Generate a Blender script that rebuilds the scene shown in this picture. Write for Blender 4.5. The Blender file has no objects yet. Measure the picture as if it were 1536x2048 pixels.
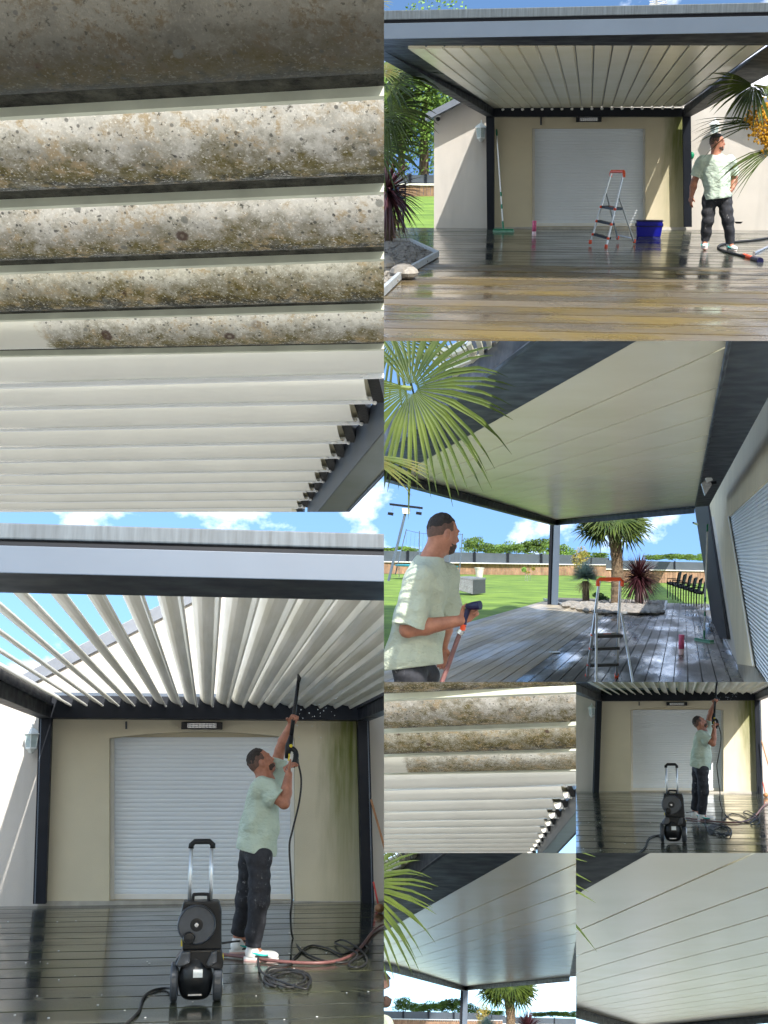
import bpy, bmesh, math, random
import numpy as np
from mathutils import Matrix, Vector
R = math.radians
V = Vector
rnd = random.Random(7)

# ------------------------------------------------------------------ camera, world, sun, exposure
scene = bpy.context.scene
F = 2400.0                        # focal length in pixels of the 1536 x 2048 picture
TILT = R(31)                      # the camera looks up, so only sky lies behind the places
cam_d = bpy.data.cameras.new("camera")
cam_d.sensor_fit = 'HORIZONTAL'; cam_d.sensor_width = 36.0; cam_d.lens = 36.0 * F / 1536.0
cam_d.clip_start = 0.05; cam_d.clip_end = 6000
cam = bpy.data.objects.new("camera", cam_d); scene.collection.objects.link(cam)
cam.location = (0, 0, 1.7); cam.rotation_euler = (R(90) + TILT, 0, 0)
scene.camera = cam
MW = Matrix.Translation((0, 0, 1.7)) @ Matrix.Rotation(TILT, 4, 'X')   # x right, y along the view, z up in the picture

AZ, EL = R(20), R(43)             # sun behind the camera, a little to its right
light_dir = MW.to_3x3() @ V((-math.sin(AZ) * math.cos(EL), math.cos(AZ) * math.cos(EL), -math.sin(EL)))
sun_d = bpy.data.lights.new("sun", 'SUN'); sun_d.energy = 2.9; sun_d.angle = R(0.53); sun_d.color = (1.0, 0.95, 0.87)
sun = bpy.data.objects.new("sun", sun_d); scene.collection.objects.link(sun)
sun.rotation_euler = light_dir.to_track_quat('-Z', 'Y').to_euler()
sd = -light_dir

world = bpy.data.worlds.new("World"); scene.world = world; world.use_nodes = True
wn, wl = world.node_tree.nodes, world.node_tree.links
wn.clear()
out = wn.new('ShaderNodeOutputWorld'); bg = wn.new('ShaderNodeBackground'); sky = wn.new('ShaderNodeTexSky')
sky.sky_type = 'NISHITA'; sky.sun_disc = False
sky.sun_elevation = math.asin(max(-1, min(1, sd.z))); sky.sun_rotation = math.atan2(sd.x, sd.y)
sky.air_density = 1.0; sky.dust_density = 0.3; sky.ozone_density = 3.0
bg.inputs['Strength'].default_value = 0.15
tc = wn.new('ShaderNodeTexCoord')
mp = wn.new('ShaderNodeMapping'); mp.inputs['Location'].default_value = (6.4, 3.3, 0.7); mp.inputs['Scale'].default_value = (1, 1, 1.6)
n1 = wn.new('ShaderNodeTexNoise'); n1.inputs['Scale'].default_value = 6.0; n1.inputs['Detail'].default_value = 9; n1.inputs['Roughness'].default_value = 0.58
cr = wn.new('ShaderNodeValToRGB'); cr.color_ramp.elements[0].position = 0.52; cr.color_ramp.elements[1].position = 0.68
mx = wn.new('ShaderNodeMix'); mx.data_type = 'RGBA'
mx.inputs[7].default_value = (9.0, 9.1, 9.4, 1)
wl.new(tc.outputs['Generated'], mp.inputs['Vector']); wl.new(mp.outputs[0], n1.inputs['Vector'])
wl.new(n1.outputs['Fac'], cr.inputs['Fac']); wl.new(cr.outputs['Color'], mx.inputs[0])
wl.new(sky.outputs[0], mx.inputs[6]); wl.new(mx.outputs[2], bg.inputs['Color']); wl.new(bg.outputs[0], out.inputs[0])

vs = scene.view_settings
vs.view_transform = 'Standard'; vs.look = 'None'; vs.exposure = 1.45; vs.gamma = 1.0; vs.use_curve_mapping = False
scene.render.engine = 'CYCLES'
scene.cycles.use_denoising = True
scene.cycles.max_bounces = 7; scene.cycles.diffuse_bounces = 4; scene.cycles.glossy_bounces = 4
scene.cycles.sample_clamp_indirect = 6.0
scene.cycles.use_adaptive_sampling = True; scene.cycles.adaptive_threshold = 0.03

# ------------------------------------------------------------------ materials
MATS = {}
def _new(name):
    m = bpy.data.materials.new(name); m.use_nodes = True
    nt = m.node_tree; b = nt.nodes['Principled BSDF']
    MATS[name] = m
    return m, nt, nt.nodes, nt.links, b
def noise(nt, vec, scale, detail=5, rough=0.55):
    n = nt.nodes.new('ShaderNodeTexNoise'); n.inputs['Scale'].default_value = scale
    n.inputs['Detail'].default_value = detail; n.inputs['Roughness'].default_value = rough
    if vec is not None: nt.links.new(vec, n.inputs['Vector'])
    return n.outputs['Fac']
def ramp(nt, fac, stops):
    r = nt.nodes.new('ShaderNodeValToRGB'); e = r.color_ramp.elements
    while len(e) < len(stops): e.new(0.5)
    for i, (p, c) in enumerate(stops):
        e[i].position = p; e[i].color = (c[0], c[1], c[2], 1) if hasattr(c, '__len__') else (c, c, c, 1)
    nt.links.new(fac, r.inputs['Fac'])
    return r.outputs['Color']
def mixc(nt, fac, a, b, mode='MIX'):
    m = nt.nodes.new('ShaderNodeMix'); m.data_type = 'RGBA'; m.blend_type = mode
    for s, x in ((0, fac), (6, a), (7, b)):
        if isinstance(x, (int, float)): m.inputs[s].default_value = x
        elif hasattr(x, 'is_output'): nt.links.new(x, m.inputs[s])
        else: m.inputs[s].default_value = (x[0], x[1], x[2], 1)
    return m.outputs[2]
def math_n(nt, op, a, b=0.0, clamp=False):
    m = nt.nodes.new('ShaderNodeMath'); m.operation = op; m.use_clamp = clamp
    for s, x in ((0, a), (1, b)):
        if hasattr(x, 'is_output'): nt.links.new(x, m.inputs[s])
        else: m.inputs[s].default_value = x
    return m.outputs[0]
def coords(nt, kind='Object', scale=(1, 1, 1), rot=0.0):
    t = nt.nodes.new('ShaderNodeTexCoord'); mpn = nt.nodes.new('ShaderNodeMapping')
    mpn.inputs['Scale'].default_value = scale; src = t.outputs[kind]
    if rot:
        m0 = nt.nodes.new('ShaderNodeMapping'); m0.inputs['Rotation'].default_value = (0, 0, rot); nt.links.new(src, m0.inputs['Vector']); src = m0.outputs[0]
    nt.links.new(src, mpn.inputs['Vector'])
    return mpn.outputs[0]
def bump(nt, b, h, strength=0.3, dist=0.01):
    n = nt.nodes.new('ShaderNodeBump'); n.inputs['Strength'].default_value = strength; n.inputs['Distance'].default_value = dist
    nt.links.new(h, n.inputs['Height']); nt.links.new(n.outputs[0], b.inputs['Normal'])
def pm(name, col, rough=0.5, metal=0.0, var=0.15, scale=6.0, bmp=0.0, bscale=60.0, col2=None, rvar=0.0, spec=0.5, rndvar=0.0, stretch=(1, 1, 1)):
    m, nt, N, L, b = _new(name)
    c = coords(nt, 'Object', stretch)
    f = noise(nt, c, scale)
    a = [x * (1 - var) for x in col]; d = col2 or [min(1, x * (1 + var)) for x in col]
    colr = ramp(nt, f, [(0.3, a), (0.7, d)])
    if rndvar:
        oi = N.new('ShaderNodeObjectInfo')
        k = math_n(nt, 'MULTIPLY_ADD', oi.outputs['Random'], 2 * rndvar); nt.nodes[-1].inputs[2].default_value = 1 - rndvar
        h = N.new('ShaderNodeHueSaturation'); L.new(k, h.inputs['Value']); L.new(colr, h.inputs['Color']); colr = h.outputs[0]
    L.new(colr, b.inputs['Base Color'])
    b.inputs['Metallic'].default_value = metal; b.inputs['Specular IOR Level'].default_value = spec
    if rvar:
        L.new(ramp(nt, noise(nt, c, scale * 1.7), [(0.35, max(0.03, rough - rvar)), (0.65, rough + rvar)]), b.inputs['Roughness'])
    else: b.inputs['Roughness'].default_value = rough
    if bmp: bump(nt, b, noise(nt, c, bscale, 4), bmp, 0.03 if bscale < 20 else 0.01)
    return m

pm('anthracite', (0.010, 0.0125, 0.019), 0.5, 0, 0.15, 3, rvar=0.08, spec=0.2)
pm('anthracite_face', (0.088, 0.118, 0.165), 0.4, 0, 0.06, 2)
pm('slate', (0.035, 0.044, 0.060), 0.45, 0, 0.15, 4)
pm('post_black', (0.006, 0.007, 0.010), 0.7, 0, 0.15, 4, spec=0.15)
pm('gutter_grey', (0.075, 0.095, 0.115), 0.5, 0, 0.35, 9, stretch=(6, 1, 0.4))
pm('louver_white', (0.70, 0.655, 0.49), 0.26, 0, 0.0, 1.6, spec=0.45, col2=(0.78, 0.745, 0.60), stretch=(0.5, 0.5, 1))
pm('louver_dirty', (0.60, 0.585, 0.50), 0.38, 0, 0.0, 1.3, col2=(0.82, 0.81, 0.77), stretch=(8, 0.5, 8))
pm('white_plastic', (0.78, 0.78, 0.76), 0.35, 0, 0.04)
pm('shutter_white', (0.77, 0.83, 0.90), 0.35, 0, 0.03, 1.0)
pm('fascia_grey', (0.16, 0.18, 0.22), 0.5, 0, 0.1)
pm('concrete', (0.36, 0.34, 0.30), 0.8, 0, 0.2, 5, 0.2)
pm('black_plastic', (0.008, 0.009, 0.011), 0.38, 0, 0.3, 8, 0.08, 200, rvar=0.08, spec=0.3)
pm('black_rubber', (0.02, 0.02, 0.021), 0.6, 0, 0.3)
pm('grey_plastic', (0.045, 0.052, 0.064), 0.4, 0, 0.2, 12)
pm('yellow_plastic', (0.72, 0.58, 0.02), 0.4, 0, 0.05)
pm('aluminium', (0.62, 0.66, 0.70), 0.3, 0.75, 0.06, 10)
pm('silver_label', (0.62, 0.66, 0.68), 0.35, 0.2, 0.1, 40)
pm('orange_plastic', (0.80, 0.085, 0.018), 0.4, 0, 0.06)
pm('red_plastic', (0.50, 0.035, 0.02), 0.45, 0, 0.2, 20)
pm('blue_plastic', (0.004, 0.006, 0.26), 0.35, 0, 0.1)
pm('blue_dark', (0.004, 0.005, 0.05), 0.35, 0, 0.1)
pm('pink_plastic', (0.85, 0.16, 0.34), 0.3, 0, 0.1)
pm('pink_pale', (0.80, 0.58, 0.66), 0.3, 0, 0.1)
pm('green_plastic', (0.0, 0.19, 0.085), 0.4, 0, 0.1)
pm('green_bristle', (0.22, 0.42, 0.33), 0.8, 0, 0.3, 60)
pm('wood_handle', (0.36, 0.17, 0.07), 0.5, 0, 0.2, 10)
pm('teal_plastic', (0.02, 0.22, 0.27), 0.5)
pm('hose_red', (0.17, 0.075, 0.07), 0.45, 0, 0.2, 20)
pm('glass_grey', (0.36, 0.44, 0.45), 0.12, 0, 0.1, 20)
pm('lamp_white', (0.66, 0.70, 0.70), 0.4, 0, 0.1, 20)
pm('lamp_metal', (0.55, 0.55, 0.56), 0.25, 0.8, 0.15, 30)
pm('skin', (0.37, 0.15, 0.092), 0.5, 0, 0.2, 22, 0.15, 200, col2=(0.47, 0.205, 0.13))
pm('hair_dark', (0.022, 0.016, 0.013), 0.7, 0, 0.4, 60, 0.6, 400)
pm('beard_brown', (0.055, 0.030, 0.022), 0.7, 0, 0.4, 60, 0.6, 400)
pm('hair_fade', (0.11, 0.058, 0.042), 0.65, 0, 0.25, 60, 0.4, 400)
pm('shirt_mint', (0.45, 0.55, 0.47), 0.9, 0, 0.07, 5, 0.9, 13, col2=(0.54, 0.64, 0.55), stretch=(1, 1, 1.6))
pm('shirt_sage', (0.46, 0.51, 0.42), 0.9, 0, 0.08, 5, 0.9, 13, stretch=(1, 1, 1.6))
pm('shoe_white', (0.74, 0.74, 0.73), 0.5, 0, 0.06)
pm('shoe_teal', (0.03, 0.45, 0.42), 0.5)
pm('shoe_pink', (0.70, 0.45, 0.42), 0.5)
pm('grass', (0.075, 0.165, 0.012), 0.9, 0, 0.3, 0.8, 0.8, 40, col2=(0.20, 0.31, 0.035))
pm('field', (0.20, 0.24, 0.05), 0.9, 0, 0.2, 0.02)
pm('leaf_palm', (0.026, 0.060, 0.008), 0.5, 0, 0.45, 4, rndvar=0.15, spec=0.35, col2=(0.075, 0.105, 0.012))
pm('leaf_palm_yellow', (0.17, 0.13, 0.02), 0.5, 0, 0.3, 9, col2=(0.06, 0.10, 0.015))
pm('palm_flower', (0.55, 0.30, 0.02), 0.7, 0, 0.3, 20)
pm('petiole', (0.16, 0.20, 0.05), 0.5, 0, 0.2)
pm('palm_trunk', (0.15, 0.105, 0.065), 0.95, 0, 0.5, 14, 0.9, 30, stretch=(1, 1, 3))
pm('yucca_blue', (0.26, 0.36, 0.33), 0.5, 0, 0.2, 5)
pm('yucca_dry', (0.42, 0.33, 0.20), 0.8, 0, 0.2, 5)
pm('cordyline', (0.055, 0.017, 0.022), 0.4, 0, 0.4, 5)
pm('shrub_orange', (0.42, 0.20, 0.04), 0.7, 0, 0.4, 8, col2=(0.30, 0.32, 0.06))
pm('shrub_green', (0.03, 0.085, 0.018), 0.7, 0, 0.4, 8)
pm('tree_leaf', (0.10, 0.18, 0.025), 0.7, 0, 0.45, 0.25, rndvar=0.3)
pm('tree_leaf_near', (0.13, 0.23, 0.03), 0.7, 0, 0.45, 1.5, rndvar=0.2)
pm('bark', (0.09, 0.065, 0.045), 0.9, 0, 0.3, 8, 0.6, 30)
pm('gravel', (0.13, 0.12, 0.105), 0.9, 0, 0.5, 18, 1.0, 45)
pm('stone_pale', (0.24, 0.22, 0.195), 0.85, 0, 0.35, 9, 0.4, 40, rndvar=0.3)
pm('edging', (0.42, 0.44, 0.45), 0.5, 0.3, 0.15)
pm('fence_grey', (0.060, 0.075, 0.095), 0.55, 0, 0.12, 1)
pm('wood_clad', (0.26, 0.155, 0.10), 0.75, 0, 0.3, 3, 0.2, 40, rndvar=0.18)
pm('cap_white', (0.68, 0.66, 0.62), 0.7)
pm('rattan_grey', (0.16, 0.17, 0.19), 0.7, 0, 0.3, 20, 0.5, 40)
pm('rattan_dark', (0.05, 0.055, 0.065), 0.7, 0, 0.3, 20, 0.5, 40)
pm('planter_pale', (0.52, 0.50, 0.46), 0.7, 0, 0.15)
pm('net', (0.05, 0.055, 0.07), 0.8)
pm('cloth_white', (0.7, 0.7, 0.7), 0.9, 0, 0.1, 12)
pm('bottle_white', (0.66, 0.72, 0.80), 0.25, 0, 0.05)
pm('red_rag', (0.30, 0.05, 0.03), 0.8, 0, 0.3, 30)
pm('bounce_pale', (0.50, 0.44, 0.35), 0.9, 0, 0.15, 0.5)
pm('leaf_green_flower', (0.16, 0.32, 0.05), 0.6)

def trousers_mat():
    m, nt, N, L, b = _new('trousers')
    c = coords(nt)
    f1 = noise(nt, c, 7, 6); f2 = noise(nt, coords(nt, 'Object', (1, 1, 0.55)), 44, 8, 0.75)
    splat = math_n(nt, 'MULTIPLY', ramp(nt, f1, [(0.50, 0.0), (0.66, 0.8)]), ramp(nt, f2, [(0.56, 0.0), (0.66, 1.0)]))
    base = ramp(nt, noise(nt, c, 20), [(0.3, (0.012, 0.013, 0.018)), (0.7, (0.030, 0.032, 0.042))])
    L.new(mixc(nt, splat, base, (0.42, 0.41, 0.42)), b.inputs['Base Color']); b.inputs['Roughness'].default_value = 0.85
    bump(nt, b, noise(nt, c, 9, 3), 0.4, 0.03)
trousers_mat()

def wall_mat(name, col, stain=0.25, stain_col=(0.30, 0.29, 0.27), streak=0.6):
    m, nt, N, L, b = _new(name)
    c = coords(nt)
    lo = noise(nt, coords(nt, 'Object', (1.6, 1, 0.25)), 2.2, 6)
    base = ramp(nt, noise(nt, c, 1.1, 4), [(0.3, [x * 0.93 for x in col]), (0.7, [min(1, x * 1.04) for x in col])])
    k = math_n(nt, 'MULTIPLY', ramp(nt, lo, [(0.5, 0.0), (0.72, 1.0)]), stain)
    L.new(mixc(nt, k, base, stain_col), b.inputs['Base Color']); b.inputs['Roughness'].default_value = 0.88
    bump(nt, b, noise(nt, c, 110, 4), 0.6, 0.006)
    return m
wall_mat('wall_white', (0.55, 0.515, 0.475), 0.22)
wall_mat('wall_cream', (0.63, 0.565, 0.42), 0.28, (0.36, 0.33, 0.25))

def algae_wall(name, x0, x1, z0, z1, col):
    """cream render with a green algae run between x0 and x1 (metres on the wall)"""
    m, nt, N, L, b = _new(name)
    c = coords(nt)
    base = ramp(nt, noise(nt, c, 1.1, 4), [(0.3, [x * 0.92 for x in col]), (0.7, [min(1, x * 1.04) for x in col])])
    sx = N.new('ShaderNodeSeparateXYZ'); L.new(c, sx.inputs[0])
    wob = math_n(nt, 'MULTIPLY', noise(nt, coords(nt, 'Object', (3, 1, 0.5)), 3, 6), 0.35)
    xx = math_n(nt, 'ADD', sx.outputs['X'], math_n(nt, 'SUBTRACT', wob, 0.17))
    def mapr(v, a, b_, c_, d_):
        r = N.new('ShaderNodeMapRange'); L.new(v, r.inputs[0]); r.clamp = True
        for i, q in enumerate((a, b_, c_, d_)): r.inputs[i + 1].default_value = q
        return r.outputs[0]
    k = math_n(nt, 'MULTIPLY', mapr(xx, x0 - 0.16, x0 + 0.16, 0, 1), mapr(xx, x1 - 0.02, x1 + 0.03, 1, 0))
    k = math_n(nt, 'MULTIPLY', k, mapr(sx.outputs['Z'], z0, z1, 0.35, 1.0))
    k = math_n(nt, 'MULTIPLY', k, ramp(nt, noise(nt, coords(nt, 'Object', (7, 1, 0.5)), 3, 7), [(0.2, 0.6), (0.6, 1.0)]))
    L.new(mixc(nt, k, base, (0.135, 0.155, 0.030)), b.inputs['Base Color']); b.inputs['Roughness'].default_value = 0.85
    bump(nt, b, noise(nt, c, 110, 4), 0.6, 0.006)
    return m

def deck_mat(name, dark, light, moss, wet=(0.06, 0.32), moss_amt=0.5, grain=(0.6, 14, 1), thr=(0.35, 0.6), spec=0.5, rot=0.0):
    m, nt, N, L, b = _new(name); b.inputs['Specular IOR Level'].default_value = spec
    c = coords(nt)
    g = noise(nt, coords(nt, 'Object', grain, rot), 5, 7, 0.65)
    base = ramp(nt, g, [(0.3, dark), (0.7, light)])
    mo = math_n(nt, 'MULTIPLY', ramp(nt, noise(nt, coords(nt, 'Object', (0.7, 1.0, 1) if grain[0] < 1 else (2.0, 0.25, 1), rot), 1.6, 7, 0.62), [(0.46, 0.0), (0.62, 1.0)]), moss_amt)
    oi = N.new('ShaderNodeObjectInfo')
    col = mixc(nt, mo, base, moss)
    h = N.new('ShaderNodeHueSaturation'); L.new(col, h.inputs['Color'])
    k = math_n(nt, 'MULTIPLY', oi.outputs['Random'], 0.45); k = math_n(nt, 'ADD', k, 0.78); L.new(k, h.inputs['Value'])
    L.new(h.outputs[0], b.inputs['Base Color'])
    w = ramp(nt, noise(nt, coords(nt, 'Object', (0.8, 1.3, 1) if grain[0] < 1 else (1.6, 0.3, 1), rot), 1.2, 5), [(thr[0], wet[0]), (thr[1], wet[1])])
    L.new(w, b.inputs['Roughness']); b.inputs['IOR'].default_value = 1.45
    b.inputs['Coat Weight'].default_value = 0.0
    bump(nt, b, noise(nt, coords(nt, 'Object', (0.6, 10, 1) if grain[0] < 1 else (10, 0.6, 1), rot), 9, 3), 0.06, 0.004)
    return m
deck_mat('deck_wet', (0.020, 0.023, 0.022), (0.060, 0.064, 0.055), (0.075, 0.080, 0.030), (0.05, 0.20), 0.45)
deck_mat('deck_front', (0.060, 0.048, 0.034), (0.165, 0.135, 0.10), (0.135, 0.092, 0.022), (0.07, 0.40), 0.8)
deck_mat('deck_garden', (0.022, 0.022, 0.024), (0.075, 0.070, 0.064), (0.085, 0.075, 0.05), (0.10, 0.50), 0.6, grain=(9, 0.12, 1), spec=0.3, rot=0.1057)
deck_mat('deck_dry_sunlit', (0.27, 0.22, 0.15), (0.50, 0.43, 0.33), (0.42, 0.34, 0.20), (0.3, 0.55), 0.5, grain=(9, 0.12, 1), spec=0.3, rot=0.1057)  # drier boards, with warm sunlight mixed into the base colour
deck_mat('deck_pool', (0.035, 0.032, 0.028), (0.08, 0.072, 0.058), (0.08, 0.07, 0.045), (0.15, 0.45), 0.4, grain=(6, 0.3, 1), thr=(0.45, 0.55))

def lichen_mat(name, white, olive, dark, amount=0.0, clean_u=None):
    """white lacquer under lichen and grime; v of the UV map runs from the lower lip (0) to the upper edge (1) of a blade"""
    m, nt, N, L, b = _new(name)
    uv = N.new('ShaderNodeUVMap'); uv.uv_map = 'UVMap'
    sp = N.new('ShaderNodeSeparateXYZ'); L.new(uv.outputs[0], sp.inputs[0])
    c = coords(nt)
    big = noise(nt, c, 11, 9, 0.72); big2 = noise(nt, coords(nt, 'Object', (1, 1.2, 1.2)), 17, 9, 0.75); mid = noise(nt, c, 60, 7, 0.75); fine = noise(nt, c, 300, 3, 0.6)
    # film of grime, thickest along the lower edge, broken up in patches
    vv = math_n(nt, 'ADD', sp.outputs['Y'], math_n(nt, 'MULTIPLY', math_n(nt, 'SUBTRACT', big, 0.5), 0.72))
    vv = math_n(nt, 'ADD', vv, math_n(nt, 'MULTIPLY', math_n(nt, 'SUBTRACT', mid, 0.5), 0.75))
    vv = math_n(nt, 'SUBTRACT', vv, amount)
    midc = [(o + w) * 0.42 for o, w in zip(olive, white)]
    base = ramp(nt, vv, [(0.08, dark), (0.25, olive), (0.38, midc), (0.54, white)])
    # ochre crusts on the bright part, grey algae veil
    ochre = math_n(nt, 'MULTIPLY', ramp(nt, mid, [(0.47, 0.0), (0.55, 1.0)]), ramp(nt, big2, [(0.48, 0.0), (0.57, 0.8)]))
    col = mixc(nt, ochre, base, [x * 0.62 * k_ for x, k_ in zip(white, (0.95, 0.70, 0.36))])
    veil = math_n(nt, 'MULTIPLY', ramp(nt, noise(nt, c, 26, 8, 0.7), [(0.5, 0.0), (0.66, 0.55)]), 1.0); col = mixc(nt, veil, col, [x * 0.55 for x in white])
    wsp = ramp(nt, fine, [(0.58, 0.0), (0.66, 0.7)]); col = mixc(nt, wsp, col, [min(0.8, x * 1.25) for x in white])
    dsp = ramp(nt, noise(nt, c, 170, 4, 0.7), [(0.33, 0.85), (0.39, 0.0)]); col = mixc(nt, dsp, col, (0.03, 0.028, 0.02))
    def rings(scale, r0, r1, keep, colr, amt, hole):
        nonlocal col
        vo = N.new('ShaderNodeTexVoronoi'); vo.inputs['Scale'].default_value = scale; vo.inputs['Randomness'].default_value = 1.0
        cc = coords(nt, 'Object', (1, 1, 1)); L.new(cc, vo.inputs['Vector'])
        dd = math_n(nt, 'ADD', vo.outputs['Distance'], math_n(nt, 'MULTIPLY', math_n(nt, 'SUBTRACT', mid, 0.5), 0.16))
        ring = ramp(nt, dd, [(max(0.001, r0 * 0.6), hole), (r0, 1.0), (r1, 0.9), (r1 + 0.05, 0.0)])
        s2 = N.new('ShaderNodeSeparateColor'); L.new(vo.outputs['Color'], s2.inputs[0])
        gate = ramp(nt, s2.outputs[0], [(keep, 0.0), (min(0.999, keep + 0.12), 1.0)])
        col = mixc(nt, math_n(nt, 'MULTIPLY', math_n(nt, 'MULTIPLY', ring, gate), amt), col, colr)
    rings(95, 0.02, 0.17, 0.50, (0.05, 0.05, 0.045), 0.8, 1.0)
    rings(40, 0.03, 0.16, 0.58, (0.12, 0.125, 0.115), 0.75, 0.8)
    rings(21, 0.11, 0.16, 0.70, (0.055, 0.022, 0.014), 0.9, 0.15)
    if clean_u is not None:
        k = math_n(nt, 'ADD', sp.outputs['X'], math_n(nt, 'MULTIPLY', math_n(nt, 'SUBTRACT', mid, 0.5), 0.16)); k = math_n(nt, 'ADD', k, math_n(nt, 'MULTIPLY', math_n(nt, 'SUBTRACT', big, 0.5), 0.20))
        r = N.new('ShaderNodeMapRange'); L.new(k, r.inputs[0]); r.inputs[1].default_value = clean_u - 0.015; r.inputs[2].default_value = clean_u + 0.02
        col = mixc(nt, r.outputs[0], (0.64, 0.63, 0.56), col)
    L.new(col, b.inputs['Base Color']); b.inputs['Roughness'].default_value = 0.75
    bump(nt, b, mid, 0.25, 0.002)
    return m
lichen_mat('lichen', (0.64, 0.615, 0.57), (0.150, 0.122, 0.036), (0.026, 0.022, 0.009), 0.07)
lichen_mat('lichen_olive', (0.60, 0.58, 0.50), (0.150, 0.118, 0.030), (0.026, 0.022, 0.009), 0.14)
lichen_mat('lichen_heavy', (0.12, 0.114, 0.095), (0.062, 0.048, 0.016), (0.020, 0.016, 0.006), 0.02)
pm('groove_moss', (0.020, 0.021, 0.014), 0.9, 0, 0.4, 60, 0.8, 200, col2=(0.10, 0.10, 0.075))
pm('lip_green', (0.60, 0.62, 0.50), 0.4, 0, 0.15, 16)
pm('lip_clean', (0.86, 0.88, 0.90), 0.2, 0, 0.04, 9)
pm('louver_clean', (0.76, 0.755, 0.70), 0.16, 0, 0.05, 7, spec=0.6)
pm('beam_green', (0.055, 0.072, 0.034), 0.4, 0, 0.4, 5, col2=(0.075, 0.085, 0.075))

# ------------------------------------------------------------------ scene helpers
COL = scene.collection
SETS = []
BASE = {}                          # object name -> set-local origin its vertices are relative to
class PSet:
    """one place, seen through one field of the picture. px are pixels of that field's photograph at twice the picture's size."""
    def __init__(self, rect, scale, off, h0, h1, vp, view, size=1.0):
        self.rect = rect; self.q = scale * 0.5; self.off = off; self.view = view; self.k = F / self.q; self.scale = scale
        a, b = self.cray(*h0), self.cray(*h1)
        up = b.cross(a).normalized()
        if up.z < 0: up = -up
        f = self.cray(*vp); f = (f - up * f.dot(up)).normalized()
        r = f.cross(up).normalized()
        self.rot = Matrix((r, f, up)).transposed()
        self.inv = self.rot.transposed()
        self.mw = MW @ self.rot.to_4x4() @ Matrix.Scale(size, 4)
        self.objs = []
        SETS.append(self)
    def cray(self, x, y):
        return V(((self.off[0] + self.q * x - 768) / F, 1.0, -(self.off[1] + self.q * y - 1024) / F))
    def ray(self, x, y): return self.inv @ self.cray(x, y)
    def on_y(self, x, y, d): r = self.ray(x, y); return r * (d / r.y)
    def on_z(self, x, y, h): r = self.ray(x, y); return r * (h / r.z)
    def m(self, x, y, d): return (self.on_y(x + 1, y, d) - self.on_y(x - 1, y, d)).length / 2
    def on_p(self, x, y, p0, n): r = self.ray(x, y); return r * (p0.dot(n) / r.dot(n))
    def lab(self, t): return t + " " + self.view

def _link(o, S, parent):
    COL.objects.link(o); S.objs.append(o)
    if parent is not None:
        o.parent = parent
    return o
def thing(S, name, label, cat, base=(0, 0, 0), group=None, view=True):
    o = bpy.data.objects.new(name, None); o.empty_display_size = 0.05
    _link(o, S, None)
    b = V(base); BASE[o.name] = b
    o.matrix_world = S.mw @ Matrix.Translation(b)
    o['label'] = S.lab(label) if view else label; o['category'] = cat
    if group: o['group'] = S.lab(group)
    return o
def tag(o, S, label, cat, group=None):
    o['label'] = S.lab(label); o['category'] = cat
    if group: o['group'] = S.lab(group)
    return o

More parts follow.
